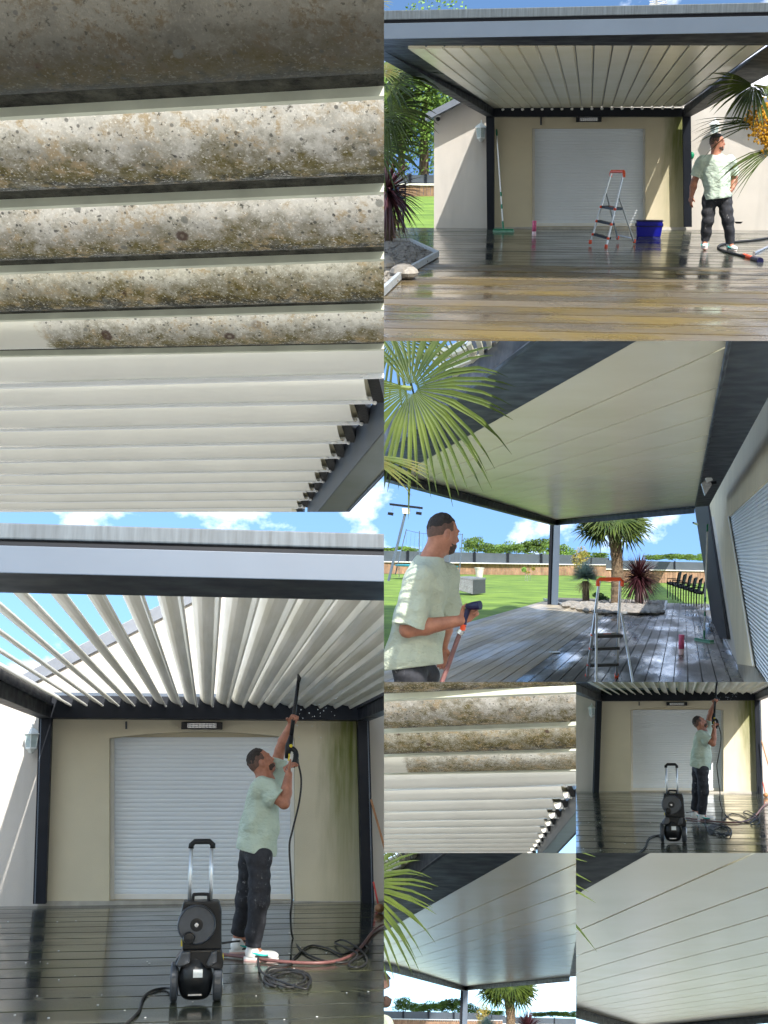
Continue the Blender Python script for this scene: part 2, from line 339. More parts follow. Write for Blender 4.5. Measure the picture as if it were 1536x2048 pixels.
class MB:
    def __init__(self): self.v = []; self.f = []; self.uv = []; self.mi = []
    def add(self, vs_, fs, mi=0):
        n = len(self.v); self.v += [V(p) for p in vs_]
        self.f += [[i + n for i in f] for f in fs]; self.mi += [mi] * len(fs); return self
    def poly(self, pts): return self.add(pts, [list(range(len(pts)))])
    def prism(self, pts, off):
        n = len(pts); off = V(off)
        fs = [list(range(n)), [n + i for i in reversed(range(n))]]
        fs += [[i, n + i, n + (i + 1) % n, (i + 1) % n] for i in range(n)]
        return self.add([V(p) for p in pts] + [V(p) + off for p in pts], fs)
    def box(self, lo, hi):
        (a, b, c), (d, e, f) = lo, hi
        return self.prism([(a, b, c), (d, b, c), (d, b, f), (a, b, f)], (0, e - b, 0))
    def loft(self, rings, cap=True, closed=True):
        n = len(rings[0]); vs_ = [p for r in rings for p in r]; fs = []
        m = n if closed else n - 1
        for i in range(len(rings) - 1):
            for j in range(m):
                a, b = i * n + j, i * n + (j + 1) % n
                fs.append([a, b, b + n, a + n])
        if cap: fs.append(list(reversed(range(n)))); fs.append([(len(rings) - 1) * n + j for j in range(n)])
        return self.add(vs_, fs)
    def tube(self, pts, r, n=8, cap=True):
        pts = [V(p) for p in pts]; rr = r if hasattr(r, '__len__') else [r] * len(pts); rings = []
        t0 = (pts[1] - pts[0]).normalized(); ref = V((0, 0, 1)) if abs(t0.z) < 0.9 else V((1, 0, 0))
        u = t0.cross(ref).normalized()
        for i, p in enumerate(pts):
            t = (pts[min(i + 1, len(pts) - 1)] - pts[max(i - 1, 0)])
            if t.length < 1e-9: t = t0
            t.normalize(); u = (u - t * u.dot(t))
            u = u.normalized() if u.length > 1e-6 else t.orthogonal().normalized()
            w = t.cross(u)
            rings.append([p + (u * math.cos(2 * math.pi * k / n) + w * math.sin(2 * math.pi * k / n)) * rr[i] for k in range(n)])
        return self.loft(rings, cap)
    def lathe(self, c, prof, axis=(0, 0, 1), n=16, phase=0.0):
        ax = V(axis).normalized(); u = ax.orthogonal().normalized() if abs(ax.z) < 0.99 else V((1, 0, 0)); w = ax.cross(u); c = V(c)
        return self.loft([[c + ax * h + (u * math.cos(phase + 2 * math.pi * k / n) + w * math.sin(phase + 2 * math.pi * k / n)) * max(r, 1e-4) for k in range(n)] for r, h in prof])
    def ball(self, c, r, n=10, m=7):
        r = r if hasattr(r, '__len__') else (r, r, r)
        rings = []
        for i in range(m + 1):
            a = math.pi * i / m
            rings.append([V(c) + V((max(math.sin(a), 1e-3) * math.cos(2 * math.pi * k / n) * r[0], max(math.sin(a), 1e-3) * math.sin(2 * math.pi * k / n) * r[1], -math.cos(a) * r[2])) for k in range(n)])
        return self.loft(rings)
    def build(self, S, name, mat, parent=None, smooth=False, kind=None, bevel=0.0, local=False, uv=None):
        b = V((0, 0, 0)) if (parent is None or local) else BASE[parent.name]
        me = bpy.data.meshes.new(name)
        me.from_pydata([tuple(p - b) for p in self.v], [], self.f); me.update()
        mats = mat if isinstance(mat, (list, tuple)) else [mat]
        for m_ in mats: me.materials.append(MATS[m_])
        if len(mats) > 1:
            for p, i in zip(me.polygons, self.mi): p.material_index = i
        if uv is not None:
            lay = me.uv_layers.new(name='UVMap')
            for p in me.polygons:
                for li, vi in zip(p.loop_indices, p.vertices): lay.data[li].uv = uv[vi]
        bm = bmesh.new(); bm.from_mesh(me); bmesh.ops.recalc_face_normals(bm, faces=bm.faces)
        if bevel:
            es = [e for e in bm.edges if len(e.link_faces) == 2 and e.calc_face_angle(0) > 0.6]
            bmesh.ops.bevel(bm, geom=es, offset=bevel, segments=2, affect='EDGES', profile=0.6, clamp_overlap=True)
        bm.to_mesh(me); bm.free()
        if smooth:
            for p in me.polygons: p.use_smooth = True
        o = bpy.data.objects.new(name, me); _link(o, S, parent)
        if parent is None: o.matrix_world = S.mw; BASE[o.name] = V((0, 0, 0))
        else: BASE[o.name] = b
        if kind: o['kind'] = kind
        return o

def spline(pts, n=8):
    pts = [V(p) for p in pts]; out_ = []
    P = [pts[0] * 2 - pts[1]] + pts + [pts[-1] * 2 - pts[-2]]
    for i in range(1, len(P) - 2):
        a, b, c, d = P[i - 1], P[i], P[i + 1], P[i + 2]
        for k in range(n):
            t = k / n
            out_.append(0.5 * (2 * b + (c - a) * t + (2 * a - 5 * b + 4 * c - d) * t * t + (3 * b - a - 3 * c + d) * t ** 3))
    out_.append(pts[-1]); return out_
def rotz(a): return Matrix.Rotation(a, 3, 'Z')

def clip_sets():
    for S in SETS:
        x0, y0, x1, y1 = S.rect
        pl = []
        if x0 > 0: pl.append(V((1, -(x0 - 768) / F, 0)))
        if x1 < 1536: pl.append(V((-1, (x1 - 768) / F, 0)))
        if y0 > 0: pl.append(V((0, -(y0 - 1024) / F, -1)))
        if y1 < 2048: pl.append(V((0, (y1 - 1024) / F, 1)))
        bpy.context.view_layer.update()
        inv = MW.inverted()
        dead = []
        for o in S.objs:
            if o.type != 'MESH' or o.get('noclip'): continue
            me = o.data; n = len(me.vertices)
            if n == 0: dead.append(o); continue
            co = np.empty(n * 3); me.vertices.foreach_get('co', co); co = co.reshape(-1, 3)
            T = inv @ o.matrix_world; A = np.array(T.to_3x3()); t = np.array(T.translation)
            w = co @ A.T + t
            cut = []; gone = False
            fr = [V((1, 768 / F, 0)), V((-1, 768 / F, 0)), V((0, 1024 / F, -1)), V((0, 1024 / F, 1))]
            for p in pl:
                d = w @ np.array(p)
                if (d < 1e-6).all(): gone = True; break
                if (d < -1e-6).any(): cut.append(p)
            if gone: dead.append(o); continue
            if cut:
                if me.users > 1: me = me.copy(); o.data = me
                bm = bmesh.new(); bm.from_mesh(me)
                A3 = T.to_3x3().transposed(); Ti = T.inverted()
                c0 = Ti @ V((0, 0, 0))
                for p in cut:
                    geom = bm.verts[:] + bm.edges[:] + bm.faces[:]
                    if not geom: break
                    bmesh.ops.bisect_plane(bm, geom=geom, dist=1e-7, plane_co=c0, plane_no=(A3 @ p), clear_inner=True, clear_outer=False)
                if o.get('one_piece') and len(bm.faces):
                    seen = set(); isl = []
                    for v0 in bm.verts:
                        if v0 in seen: continue
                        st = [v0]; seen.add(v0); cur = []
                        while st:
                            v1 = st.pop(); cur.append(v1)
                            for e_ in v1.link_edges:
                                w1 = e_.other_vert(v1)
                                if w1 not in seen: seen.add(w1); st.append(w1)
                        isl.append(cur)
                    isl.sort(key=len)
                    bmesh.ops.delete(bm, geom=[v1 for c_ in isl[:-1] for v1 in c_], context='VERTS')
                nf = len(bm.faces); bm.to_mesh(me); bm.free()
                if nf == 0: dead.append(o)
        for o in dead:
            if len(o.children) and o.type == 'MESH':
                o.data = o.data.copy(); bm = bmesh.new(); bm.to_mesh(o.data); bm.free()
                continue
            S.objs.remove(o); bpy.data.objects.remove(o, do_unlink=True)
        # things of which nothing is left inside their field
        for _ in range(3):
            for o in list(S.objs):
                empty_mesh = o.type == 'MESH' and len(o.data.polygons) == 0
                if (o.type == 'EMPTY' or empty_mesh) and len(o.children) == 0:
                    S.objs.remove(o); bpy.data.objects.remove(o, do_unlink=True)
# ------------------------------------------------------------------ smooth bodies from blended limbs (surface nets)
def surface_nets(D, org, h):
    nx, ny, nz = D.shape
    ins = D < 0
    c = np.zeros((nx - 1, ny - 1, nz - 1), np.int8)
    offs = [(i, j, k) for i in (0, 1) for j in (0, 1) for k in (0, 1)]
    for (i, j, k) in offs: c += ins[i:nx - 1 + i, j:ny - 1 + j, k:nz - 1 + k]
    act = np.argwhere((c > 0) & (c < 8))
    idx = -np.ones(c.shape, np.int64); idx[act[:, 0], act[:, 1], act[:, 2]] = np.arange(len(act))
    val = {o: D[act[:, 0] + o[0], act[:, 1] + o[1], act[:, 2] + o[2]] for o in offs}
    s = np.zeros((len(act), 3)); w = np.zeros(len(act))
    for a in offs:
        for ax in range(3):
            if a[ax] == 0:
                b = list(a); b[ax] = 1; b = tuple(b)
                m = (val[a] < 0) != (val[b] < 0)
                t = np.where(m, val[a] / np.where(m, val[a] - val[b], 1), 0)
                for q in range(3): s[:, q] += np.where(m, a[q] + (t if q == ax else 0), 0)
                w += m
    vert = (act + s / w[:, None]) * h + np.array(org)
    faces = []
    for ax in range(3):
        a, b = [q for q in range(3) if q != ax]
        sl0 = [slice(None)] * 3; sl1 = [slice(None)] * 3
        sl0[ax] = slice(0, -1); sl1[ax] = slice(1, None)
        e = np.argwhere(ins[tuple(sl0)] != ins[tuple(sl1)])
        e = e[(e[:, a] > 0) & (e[:, b] > 0) & (e[:, a] < D.shape[a] - 1) & (e[:, b] < D.shape[b] - 1)]
        def cell(da, db):
            q = e.copy(); q[:, a] -= da; q[:, b] -= db; return idx[q[:, 0], q[:, 1], q[:, 2]]
        quad = np.stack([cell(0, 0), cell(1, 0), cell(1, 1), cell(0, 1)], 1)
        flip = ins[e[:, 0], e[:, 1], e[:, 2]]
        if ax == 1: flip = ~flip
        quad[~flip] = quad[~flip][:, ::-1]
        faces.append(quad[(quad >= 0).all(1)])
    return vert, np.concatenate(faces)

class Body:
    """signed distance field of tapered limbs and ellipsoids with smooth joints"""
    def __init__(self, lo, hi, h):
        self.h = h; self.lo = np.array(lo, float)
        n = np.ceil((np.array(hi) - self.lo) / h).astype(int) + 1
        self.D = np.full(n, 0.25, np.float32); self.ax = [self.lo[i] + np.arange(n[i]) * h for i in range(3)]
    def _sub(self, lo, hi):
        s = []
        for i in range(3):
            a = max(0, int((lo[i] - self.lo[i]) / self.h)); b = min(self.D.shape[i], int((hi[i] - self.lo[i]) / self.h) + 2)
            if b <= a: return None, None
            s.append(slice(a, b))
        g = np.meshgrid(self.ax[0][s[0]], self.ax[1][s[1]], self.ax[2][s[2]], indexing='ij')
        return tuple(s), np.stack(g, -1).astype(np.float32)
    def _mix(self, s, d, k):
        A = self.D[s]
        if k <= 0: self.D[s] = np.minimum(A, d)
        else:
            h_ = np.clip(0.5 + 0.5 * (A - d) / k, 0, 1)
            self.D[s] = A * (1 - h_) + d * h_ - k * h_ * (1 - h_)
    def cone(self, a, b, ra, rb, k=0.02, flat=False, flat0=False):
        a = np.array(a, np.float32); b = np.array(b, np.float32); m = max(ra, rb) + k + 0.03
        s, P = self._sub(np.minimum(a, b) - m, np.maximum(a, b) + m)
        if s is None: return self
        ba = b - a; L = float(ba @ ba) + 1e-9
        t0 = ((P - a) @ ba) / L; t = np.clip(t0, 0, 1)
        d = np.linalg.norm(P - a - t[..., None] * ba, axis=-1) - (ra + (rb - ra) * t)
        if flat: d = np.maximum(d, (t0 - 1) * math.sqrt(L))
        if flat0: d = np.maximum(d, -t0 * math.sqrt(L))
        self._mix(s, d, k); return self
    def ell(self, c, r, rot=None, k=0.02, carve=False):
        c = np.array(c, np.float32); r = np.array(r, np.float32); m = float(r.max()) + k + 0.03
        s, P = self._sub(c - m, c + m)
        if s is None: return self
        p = P - c
        if rot is not None: p = p @ np.array(rot, np.float32)          # columns of rot are the ellipsoid's axes
        q = np.linalg.norm(p / r, axis=-1); g = np.linalg.norm(p / (r * r), axis=-1) + 1e-6
        d = q * (q - 1) / g
        if carve: self.D[s] = np.maximum(self.D[s], -d)
        else: self._mix(s, d, k)
        return self
    def cut(self, p, n):
        """keep the side n points away from"""
        n = np.array(V(n).normalized(), np.float32); p = np.array(p, np.float32)
        g = np.meshgrid(*self.ax, indexing='ij', sparse=True)
        self.D = np.maximum(self.D, ((g[0] - p[0]) * n[0] + (g[1] - p[1]) * n[1] + (g[2] - p[2]) * n[2]).astype(np.float32)); return self
    def wrinkle(self, amp, f=(30, 20, 24), seed=0):
        r = np.random.RandomState(seed); g = np.meshgrid(*self.ax, indexing='ij', sparse=True); w = 0
        for i in range(7):
            q = r.normal(size=3) * np.array(f); ph = r.uniform(0, 6.28)
            w = w + np.sin(g[0] * q[0] + g[1] * q[1] + g[2] * q[2] + ph + 1.5 * np.sin(g[2] * 9 + i) + 1.2 * np.sin(g[0] * 11 + 2 * i))
        self.D = self.D + (amp * w / 3).astype(np.float32); return self
    def mesh(self, S, name, mat, parent, base, relax=2):
        v, f = surface_nets(self.D, self.lo, self.h)
        if relax:
            e = np.concatenate([f[:, [0, 1]], f[:, [1, 2]], f[:, [2, 3]], f[:, [3, 0]]])
            for _ in range(relax):
                acc = np.zeros_like(v); cnt = np.zeros(len(v))
                np.add.at(acc, e[:, 0], v[e[:, 1]]); np.add.at(acc, e[:, 1], v[e[:, 0]])
                np.add.at(cnt, e[:, 0], 1); np.add.at(cnt, e[:, 1], 1)
                v = 0.5 * v + 0.5 * acc / np.maximum(cnt, 1)[:, None]
        me = bpy.data.meshes.new(name)
        me.from_pydata(v.tolist(), [], f.tolist()); me.update()
        me.materials.append(MATS[mat])
        for p in me.polygons: p.use_smooth = True
        o = bpy.data.objects.new(name, me); _link(o, S, parent)
        if parent is None:
            o.matrix_world = S.mw @ Matrix.Translation(V(base)); BASE[o.name] = V(base)
        else: BASE[o.name] = BASE[parent.name]
        return o

PERSON_MESH = {}
def make_person(S, key, base, J, label, shirt='shirt_mint', size=1.0):
    """J: joints in metres relative to the base point (x right in the view, y away from it, z up)"""
    j = {k: V(v) for k, v in J.items() if hasattr(v, '__len__')}
    NOTP = ('face', 'hup', 'thumbL', 'thumbR', 'curlL', 'curlR', 'hemt')
    if key in PERSON_MESH:                                 # the same figure again, in another place
        src = PERSON_MESH[key]; made = {}
        for o in src:
            c = o.copy(); COL.objects.link(c); S.objs.append(c); made[o.name] = c
            if o.parent is None:
                c.matrix_world = S.mw @ Matrix.Translation(V(base)); root = c
            else: c.parent = made[o.parent.name]
            BASE[c.name] = V(base)
        root['label'] = S.lab(label); root['category'] = 'person'
        return root
    n0 = len(S.objs)
    allp = [p for k, p in j.items() if k not in NOTP]
    lo = V([min(p[i] for p in allp) - 0.24 for i in range(3)]); hi = V([max(p[i] for p in allp) + 0.24 for i in range(3)])
    f = j['face'].normalized(); up = j['hup']; up = (up - f * up.dot(f)).normalized(); rt = f.cross(up).normalized()
    hr = Matrix((rt, f, up)).transposed(); hc = j['head']
    def H(x, y, z): return hc + hr @ V((x, y, z))
    sp_up = (j['neck'] - j['pelvis']).normalized()
    ta = (j['shR'] - j['shL']); ta = (ta - sp_up * ta.dot(sp_up)).normalized(); tf = sp_up.cross(ta).normalized()
    tr = Matrix((ta, tf, sp_up)).transposed()
    ch = j['neck'].lerp(j['pelvis'], 0.33); be = j['neck'].lerp(j['pelvis'], 0.68)
    h = 0.0065
    loB = list(lo); hiB = list(hi)
    B = Body(loB, hiB, h)
    # head
    B.ell(H(0, -0.008, 0.02), (0.077, 0.096, 0.100), hr, 0.02)
    B.ell(H(0, 0.024, -0.055), (0.057, 0.068, 0.066), hr, 0.03)
    B.ell(H(0, 0.056, -0.093), (0.030, 0.030, 0.026), hr, 0.025)
    B.cone(H(0, 0.084, 0.012), H(0, 0.102, -0.030), 0.009, 0.013, 0.014)
    B.ell(H(0, 0.082, 0.026), (0.055, 0.016, 0.012), hr, 0.015)
    B.ell(H(0, 0.090, -0.068), (0.024, 0.012, 0.012), hr, 0.010)
    for sgn in (-1, 1):
        B.ell(H(0.034 * sgn, 0.094, 0.004), (0.017, 0.012, 0.011), hr, 0, carve=True)
        B.ell(H(0.032 * sgn, 0.080, 0.004), (0.012, 0.012, 0.010), hr, 0.004)
        B.ell(H(0.080 * sgn, -0.008, -0.012), (0.011, 0.022, 0.033), hr, 0.008)
    B.cone(j['neck'] + sp_up * -0.02, H(0, -0.022, -0.045), 0.070, 0.062, 0.03)
    # trunk
    B.ell(ch, (0.165, 0.110, 0.19), tr, 0.05); B.ell(be, (0.145, 0.105, 0.16), tr, 0.06)
    B.ell(j['pelvis'], (0.155, 0.115, 0.12), tr, 0.06)
    B.cone(j['shL'], j['shR'], 0.062, 0.062, 0.05)
    for s_ in 'LR':
        sh, el, wr, ha = j['sh' + s_], j['el' + s_], j['wr' + s_], j['ha' + s_]
        B.cone(sh, el, 0.062, 0.047, 0.03); B.cone(el, el.lerp(wr, 0.35), 0.047, 0.051, 0.015); B.cone(el.lerp(wr, 0.35), wr, 0.051, 0.032, 0.015)
        hd = (ha - wr).normalized(); side = j.get('thumb' + s_, V((0, 0, 1))); side = (side - hd * side.dot(hd)).normalized(); nrm = hd.cross(side)
        cn = j.get('curl' + s_, nrm); cn = (cn - hd * cn.dot(hd)); cn = cn.normalized() if cn.length > 1e-3 else nrm
        pc = wr + hd * 0.050
        pr = Matrix((side, cn, hd)).transposed()
        B.ell(pc, (0.040, 0.017, 0.052), pr, 0.012)
        cu = J.get('grip' + s_, 0.4)
        for q, (o_, ln) in enumerate(((0.028, 0.078), (0.010, 0.088), (-0.009, 0.082), (-0.027, 0.066))):
            p0 = wr + hd * 0.088 + side * o_
            a1 = cu * 0.9; d1 = hd * math.cos(a1) + cn * math.sin(a1); a2 = cu * 2.0; d2 = hd * math.cos(a2) + cn * math.sin(a2); a3 = cu * 2.9; d3 = hd * math.cos(a3) + cn * math.sin(a3)
            p1 = p0 + d1 * ln * 0.45; p2 = p1 + d2 * ln * 0.32; p3 = p2 + d3 * ln * 0.23
            B.cone(p0 - hd * 0.02, p1, 0.0095, 0.009, 0.005); B.cone(p1, p2, 0.009, 0.0082, 0.003); B.cone(p2, p3, 0.0082, 0.007, 0.003)
        t0_ = wr + hd * 0.032 + side * 0.030; t1_ = t0_ + (hd * 0.6 + side * 0.65 + cn * 0.45).normalized() * 0.040; t2_ = t1_ + (hd * 0.7 + cn * (0.35 + cu * 0.5) + side * 0.1).normalized() * 0.034
        B.cone(t0_, t1_, 0.0135, 0.011, 0.008); B.cone(t1_, t2_, 0.011, 0.009, 0.003)
    legs = 'hipL' in j
    if legs:
        for s_ in 'LR':
            B.cone(j['hip' + s_], j['kn' + s_], 0.085, 0.056, 0.04); B.cone(j['kn' + s_], j['kn' + s_].lerp(j['an' + s_], 0.35), 0.056, 0.054, 0.02)
            B.cone(j['kn' + s_].lerp(j['an' + s_], 0.35), j['an' + s_], 0.054, 0.038, 0.02)
            B.cone(j['an' + s_], j['an' + s_].lerp(j['toe' + s_], 0.7) - V((0, 0, 0.02)), 0.038, 0.032, 0.02)
    body = B.mesh(S, 'person', 'skin', None, base)
    body['label'] = S.lab(label); body['category'] = 'person'
    # shirt
    T = Body(loB, hiB, h)
    T.ell(ch + tf * 0.0, (0.190, 0.135, 0.20), tr, 0.05); T.ell(be, (0.185, 0.140, 0.19), tr, 0.07)
    T.cone(be, j['pelvis'] - sp_up * 0.12, 0.158, 0.182, 0.06); T.ell(j['pelvis'] - sp_up * 0.03, (0.196, 0.158, 0.15), tr, 0.05)
    T.cone(j['shL'] - sp_up * 0.012, j['shR'] - sp_up * 0.012, 0.078, 0.078, 0.06)
    T.cone(j['neck'] - sp_up * 0.05, j['neck'] + sp_up * 0.005, 0.10, 0.078, 0.03, flat=True)
    for s_ in 'LR':
        sh, el = j['sh' + s_], j['el' + s_]
        e2 = sh.lerp(el, J.get('sleeve', 0.78))
        T.cone(sh, e2, 0.080, J.get('slr', 0.082), 0.045, flat=True)
    T.wrinkle(0.010, (20, 16, 20), 3)
    hem = j['pelvis'] - sp_up * 0.07
    hn = -(sp_up + j.get('hemt', V((0, 0, 0))))
    T.cut(hem, hn)
    T.mesh(S, 't_shirt', shirt, body, base)
    # trousers
    if legs:
        Q = Body(loB, hiB, h)
        Q.ell(j['pelvis'] - sp_up * 0.03, (0.160, 0.122, 0.12), tr, 0.05)
        for s_ in 'LR':
            hp, kn, an = j['hip' + s_], j['kn' + s_], j['an' + s_]
            Q.cone(hp, kn, 0.106, 0.084, 0.04); Q.cone(kn, an + V((0, 0, 0.02)), 0.086, 0.066, 0.03, flat=True)
        Q.wrinkle(0.008, (14, 12, 22), 5)
        Q.cut(j['pelvis'] + sp_up * 0.02, sp_up)
        Q.mesh(S, 'trousers', 'trousers', body, base)
        for s_ in 'LR':
            an, toe = j['an' + s_], j['toe' + s_]
            d = toe - an; d.z = 0; d.normalize(); sd_ = V((d.y, -d.x, 0)); rr = Matrix((sd_, d, V((0, 0, 1)))).transposed()
            g0 = V((an.x, an.y, toe.z))
            W = Body(list(g0 - V((0.3, 0.3, 0.08))), list(g0 + V((0.3, 0.3, 0.22))), 0.005)
            W.ell(g0 + d * 0.0 + V((0, 0, 0.06)), (0.042, 0.065, 0.055), rr, 0.03); W.ell(g0 + d * 0.13 + V((0, 0, 0.04)), (0.046, 0.085, 0.040), rr, 0.05)
            W.cone(g0 + V((0, 0, 0.06)), g0 - d * 0.005 + V((0, 0, 0.115)), 0.045, 0.043, 0.03)
            W.cut(g0 + V((0, 0, 0.024)), (0, 0, -1)); W.cut(g0 + V((0, 0, 0.125)), (0, 0, 1))
            sh_o = W.mesh(S, 'shoe', 'shoe_white', body, base, 2)
            prof = []
            for i in range(20):
                a = 2 * math.pi * i / 20; yy = math.cos(a) * 0.145 + 0.068; xx = math.sin(a) * (0.043 + 0.008 * math.sin(max(0, yy) * 12))
                prof.append(g0 + d * yy + sd_ * xx)
            m = MB(); m.prism([p + V((0, 0, 0.012)) for p in prof], (0, 0, 0.018)); m.v = [p + V(base) for p in m.v]; m.build(S, 'midsole', 'shoe_white', sh_o)
            m = MB(); m.prism(prof, (0, 0, 0.013)); m.v = [p + V(base) for p in m.v]; m.build(S, 'outsole', 'shoe_pink', sh_o)
            m = MB(); rim = [p * 1.0 for p in prof]
            c_ = g0 + d * 0.068
            m.prism([c_ + (p - c_) * 1.02 + V((0, 0, 0.028)) for p in prof[-6:] + prof[:7]], (0, 0, 0.017)); m.v = [p + V(base) for p in m.v]; m.build(S, 'toe_band', 'black_rubber', sh_o)
            for w_ in (-1, 1):
                m = MB(); pts = []
                for t in range(9):
                    q = t / 8; pts.append(g0 + d * (0.135 - 0.15 * q) + sd_ * (w_ * (0.049 - 0.004 * q)) + V((0, 0, 0.045 + 0.028 * q * q + (0.02 * (0.3 - q) if q < 0.3 else 0))))
                m.tube([p + V(base) for p in pts], [0.003 + 0.006 * math.sin(math.pi * min(1, (1 - q / 8) * 0.8 + 0.1)) for q in range(9)], 5)
                m.build(S, 'side_mark', 'shoe_teal', sh_o)
    # hair and beard
    G = Body(list(hc - V((0.2, 0.2, 0.2))), list(hc + V((0.2, 0.2, 0.2))), 0.005)
    G.ell(H(0, -0.012, 0.030), (0.076, 0.096, 0.101), hr, 0.01)
    G.cut(H(0, 0.02, 0.062), hr @ V((0, 0.42, -1.0))); G.cut(H(0, 0.075, 0.05), hr @ V((0, 1, 0.25)))
    G.wrinkle(0.003, (90, 90, 90), 8)
    G.mesh(S, 'hair', 'hair_dark', body, base)
    G = Body(list(hc - V((0.2, 0.2, 0.2))), list(hc + V((0.2, 0.2, 0.2))), 0.005)
    G.ell(H(0, -0.010, 0.018), (0.0788, 0.0985, 0.102), hr, 0.01)
    G.cut(H(0, 0.0, 0.075), hr @ V((0, 0.0, 1.0))); G.cut(H(0, 0.038, 0.05), hr @ V((0, 1.0, 0.0))); G.cut(H(0, -0.05, -0.030), hr @ V((0, 0.55, -1)))
    G.mesh(S, 'faded_side_hair', 'hair_fade', body, base)
    G = Body(list(hc - V((0.2, 0.2, 0.2))), list(hc + V((0.2, 0.2, 0.2))), 0.005)
    G.ell(H(0, 0.024, -0.056), (0.0585, 0.0695, 0.0672), hr, 0.02); G.ell(H(0, 0.056, -0.093), (0.0312, 0.0312, 0.0270), hr, 0.02)
    G.ell(H(0, 0.105, -0.066), (0.022, 0.02, 0.008), hr, 0, carve=True)
    G.cut(H(0, 0.03, -0.048), hr @ V((0, 0.12, 1.0))); G.cut(H(0, 0.012, -0.06), hr @ V((0, -1, 0.1)))
    G.wrinkle(0.002, (90, 90, 90), 9)
    G.mesh(S, 'beard', 'beard_brown', body, base)
    PERSON_MESH[key] = list(S.objs[n0:])
    return body
# ------------------------------------------------------------------ plants and shared pieces
def fan_leaf(mb, c, nrm, up, rad, nseg=34, spread=R(300), width=0.55, droop=0.25, rr=None, split=0.45, jit=0.08):
    """fan leaf: folded segments joined near the hub, free and drooping at their tips"""
    rr = rr or rnd
    c = V(c); n = V(nrm).normalized(); u = V(up); u = (u - n * u.dot(n)).normalized(); w = u.cross(n)
    for i in range(nseg):
        a = -spread / 2 + spread * (i + 0.5) / nseg + rr.uniform(-1, 1) * jit * spread / nseg
        d = u * math.cos(a) + w * math.sin(a); t = n.cross(d)
        L = rad * (0.80 + 0.2 * math.cos(a * 0.55)) * rr.uniform(0.86, 1.04)
        half = L * split * math.tan(spread / nseg / 2) * width * 1.6
        dr = droop * rr.uniform(0.5, 1.6); side = rr.uniform(-0.06, 0.06)
        vs_ = []
        prof = ((0.06, 0.12), (0.28, 0.55), (split, 0.95), (0.70, 0.80), (0.88, 0.42), (1.0, 0.04))
        for q, wd in prof:
            bend = dr * L * max(0, q - 0.35) ** 2
            p = c + d * (L * q) - V((0, 0, 1)) * bend + n * (0.10 * L * q * (1 - q)) + t * side * L * q * q
            vs_ += [p - t * half * wd + n * half * wd * 0.45, p, p + t * half * wd + n * half * wd * 0.45]
        fs = []
        for k in range(len(prof) - 1):
            b = k * 3; fs += [[b, b + 1, b + 4, b + 3], [b + 1, b + 2, b + 5, b + 4]]
        mb.add(vs_, fs)
    return mb
def rosette(mb, c, r, n, rr, lo=-0.7, hi=1.0, width=0.03, droop=0.25, stiff=1.0):
    c = V(c)
    for i in range(n):
        z = lo + (hi - lo) * (i + rr.random()) / n; a = i * 2.39996 + rr.uniform(-0.2, 0.2)
        q = math.sqrt(max(0, 1 - z * z)); d = V((q * math.cos(a), q * math.sin(a), z)); L = r * rr.uniform(0.82, 1.05)
        t = d.cross(V((0, 0, 1))); t = t.normalized() if t.length > 0.05 else V((1, 0, 0))
        nn = t.cross(d)
        vs_ = []
        for s_, wd in ((0.03, 0.5), (0.3, 1.0), (0.65, 0.8), (1.0, 0.03)):
            p = c + d * L * s_ - V((0, 0, 1)) * droop * L * s_ * s_ * (1 - max(0, z) * 0.7)
            vs_ += [p - t * width * wd + nn * width * wd * 0.4, p, p + t * width * wd + nn * width * wd * 0.4]
        fs = []
        for k in range(3):
            b = k * 3; fs += [[b, b + 1, b + 4, b + 3], [b + 1, b + 2, b + 5, b + 4]]
        mb.add(vs_, fs)
    return mb
def leaf_cloud(mb, blobs, n, size, rr):
    tot = sum(b[1][0] * b[1][2] for b in blobs)
    for c, r in blobs:
        c = V(c)
        for _ in range(max(20, int(n * r[0] * r[2] / tot))):
            d = V((rr.gauss(0, 1), rr.gauss(0, 1), rr.gauss(0, 1))).normalized(); q = rr.uniform(0.45, 1.06) ** 0.5
            p = c + V((d.x * r[0], d.y * r[1], d.z * r[2])) * q
            e = V((rr.gauss(0, 1), rr.gauss(0, 1), rr.gauss(0, 1))).normalized(); g = e.orthogonal().normalized(); h_ = e.cross(g); s_ = size * rr.uniform(0.6, 1.4)
            mb.add([p - g * s_, p + h_ * s_ * 0.6, p + g * s_, p - h_ * s_ * 0.6], [[0, 1, 2, 3]])
    return mb
def tree(S, base, H, W, label, rr, mat='tree_leaf', n=1400, size=None, name='leafy_tree', group=None):
    base = V(base); t = thing(S, name, label, 'tree', base, group)
    MB().tube([base, base + V((0, 0, H * 0.35)), base + V((W * 0.05, 0, H * 0.7))], [H * 0.03, H * 0.022, H * 0.01], 7).build(S, 'trunk', 'bark', t)
    bl = []
    for i in range(13):
        a = rr.uniform(0, 6.28); q = rr.uniform(0, 0.7)
        bl.append((base + V((math.cos(a) * W * 0.5 * q, math.sin(a) * W * 0.35 * q, H * rr.uniform(0.16, 0.80))), (W * rr.uniform(0.22, 0.34), W * rr.uniform(0.18, 0.28), H * rr.uniform(0.14, 0.22))))
    leaf_cloud(MB(), bl, n, size or W * 0.03, rr).build(S, 'crown', mat, t, kind='stuff')
    return t
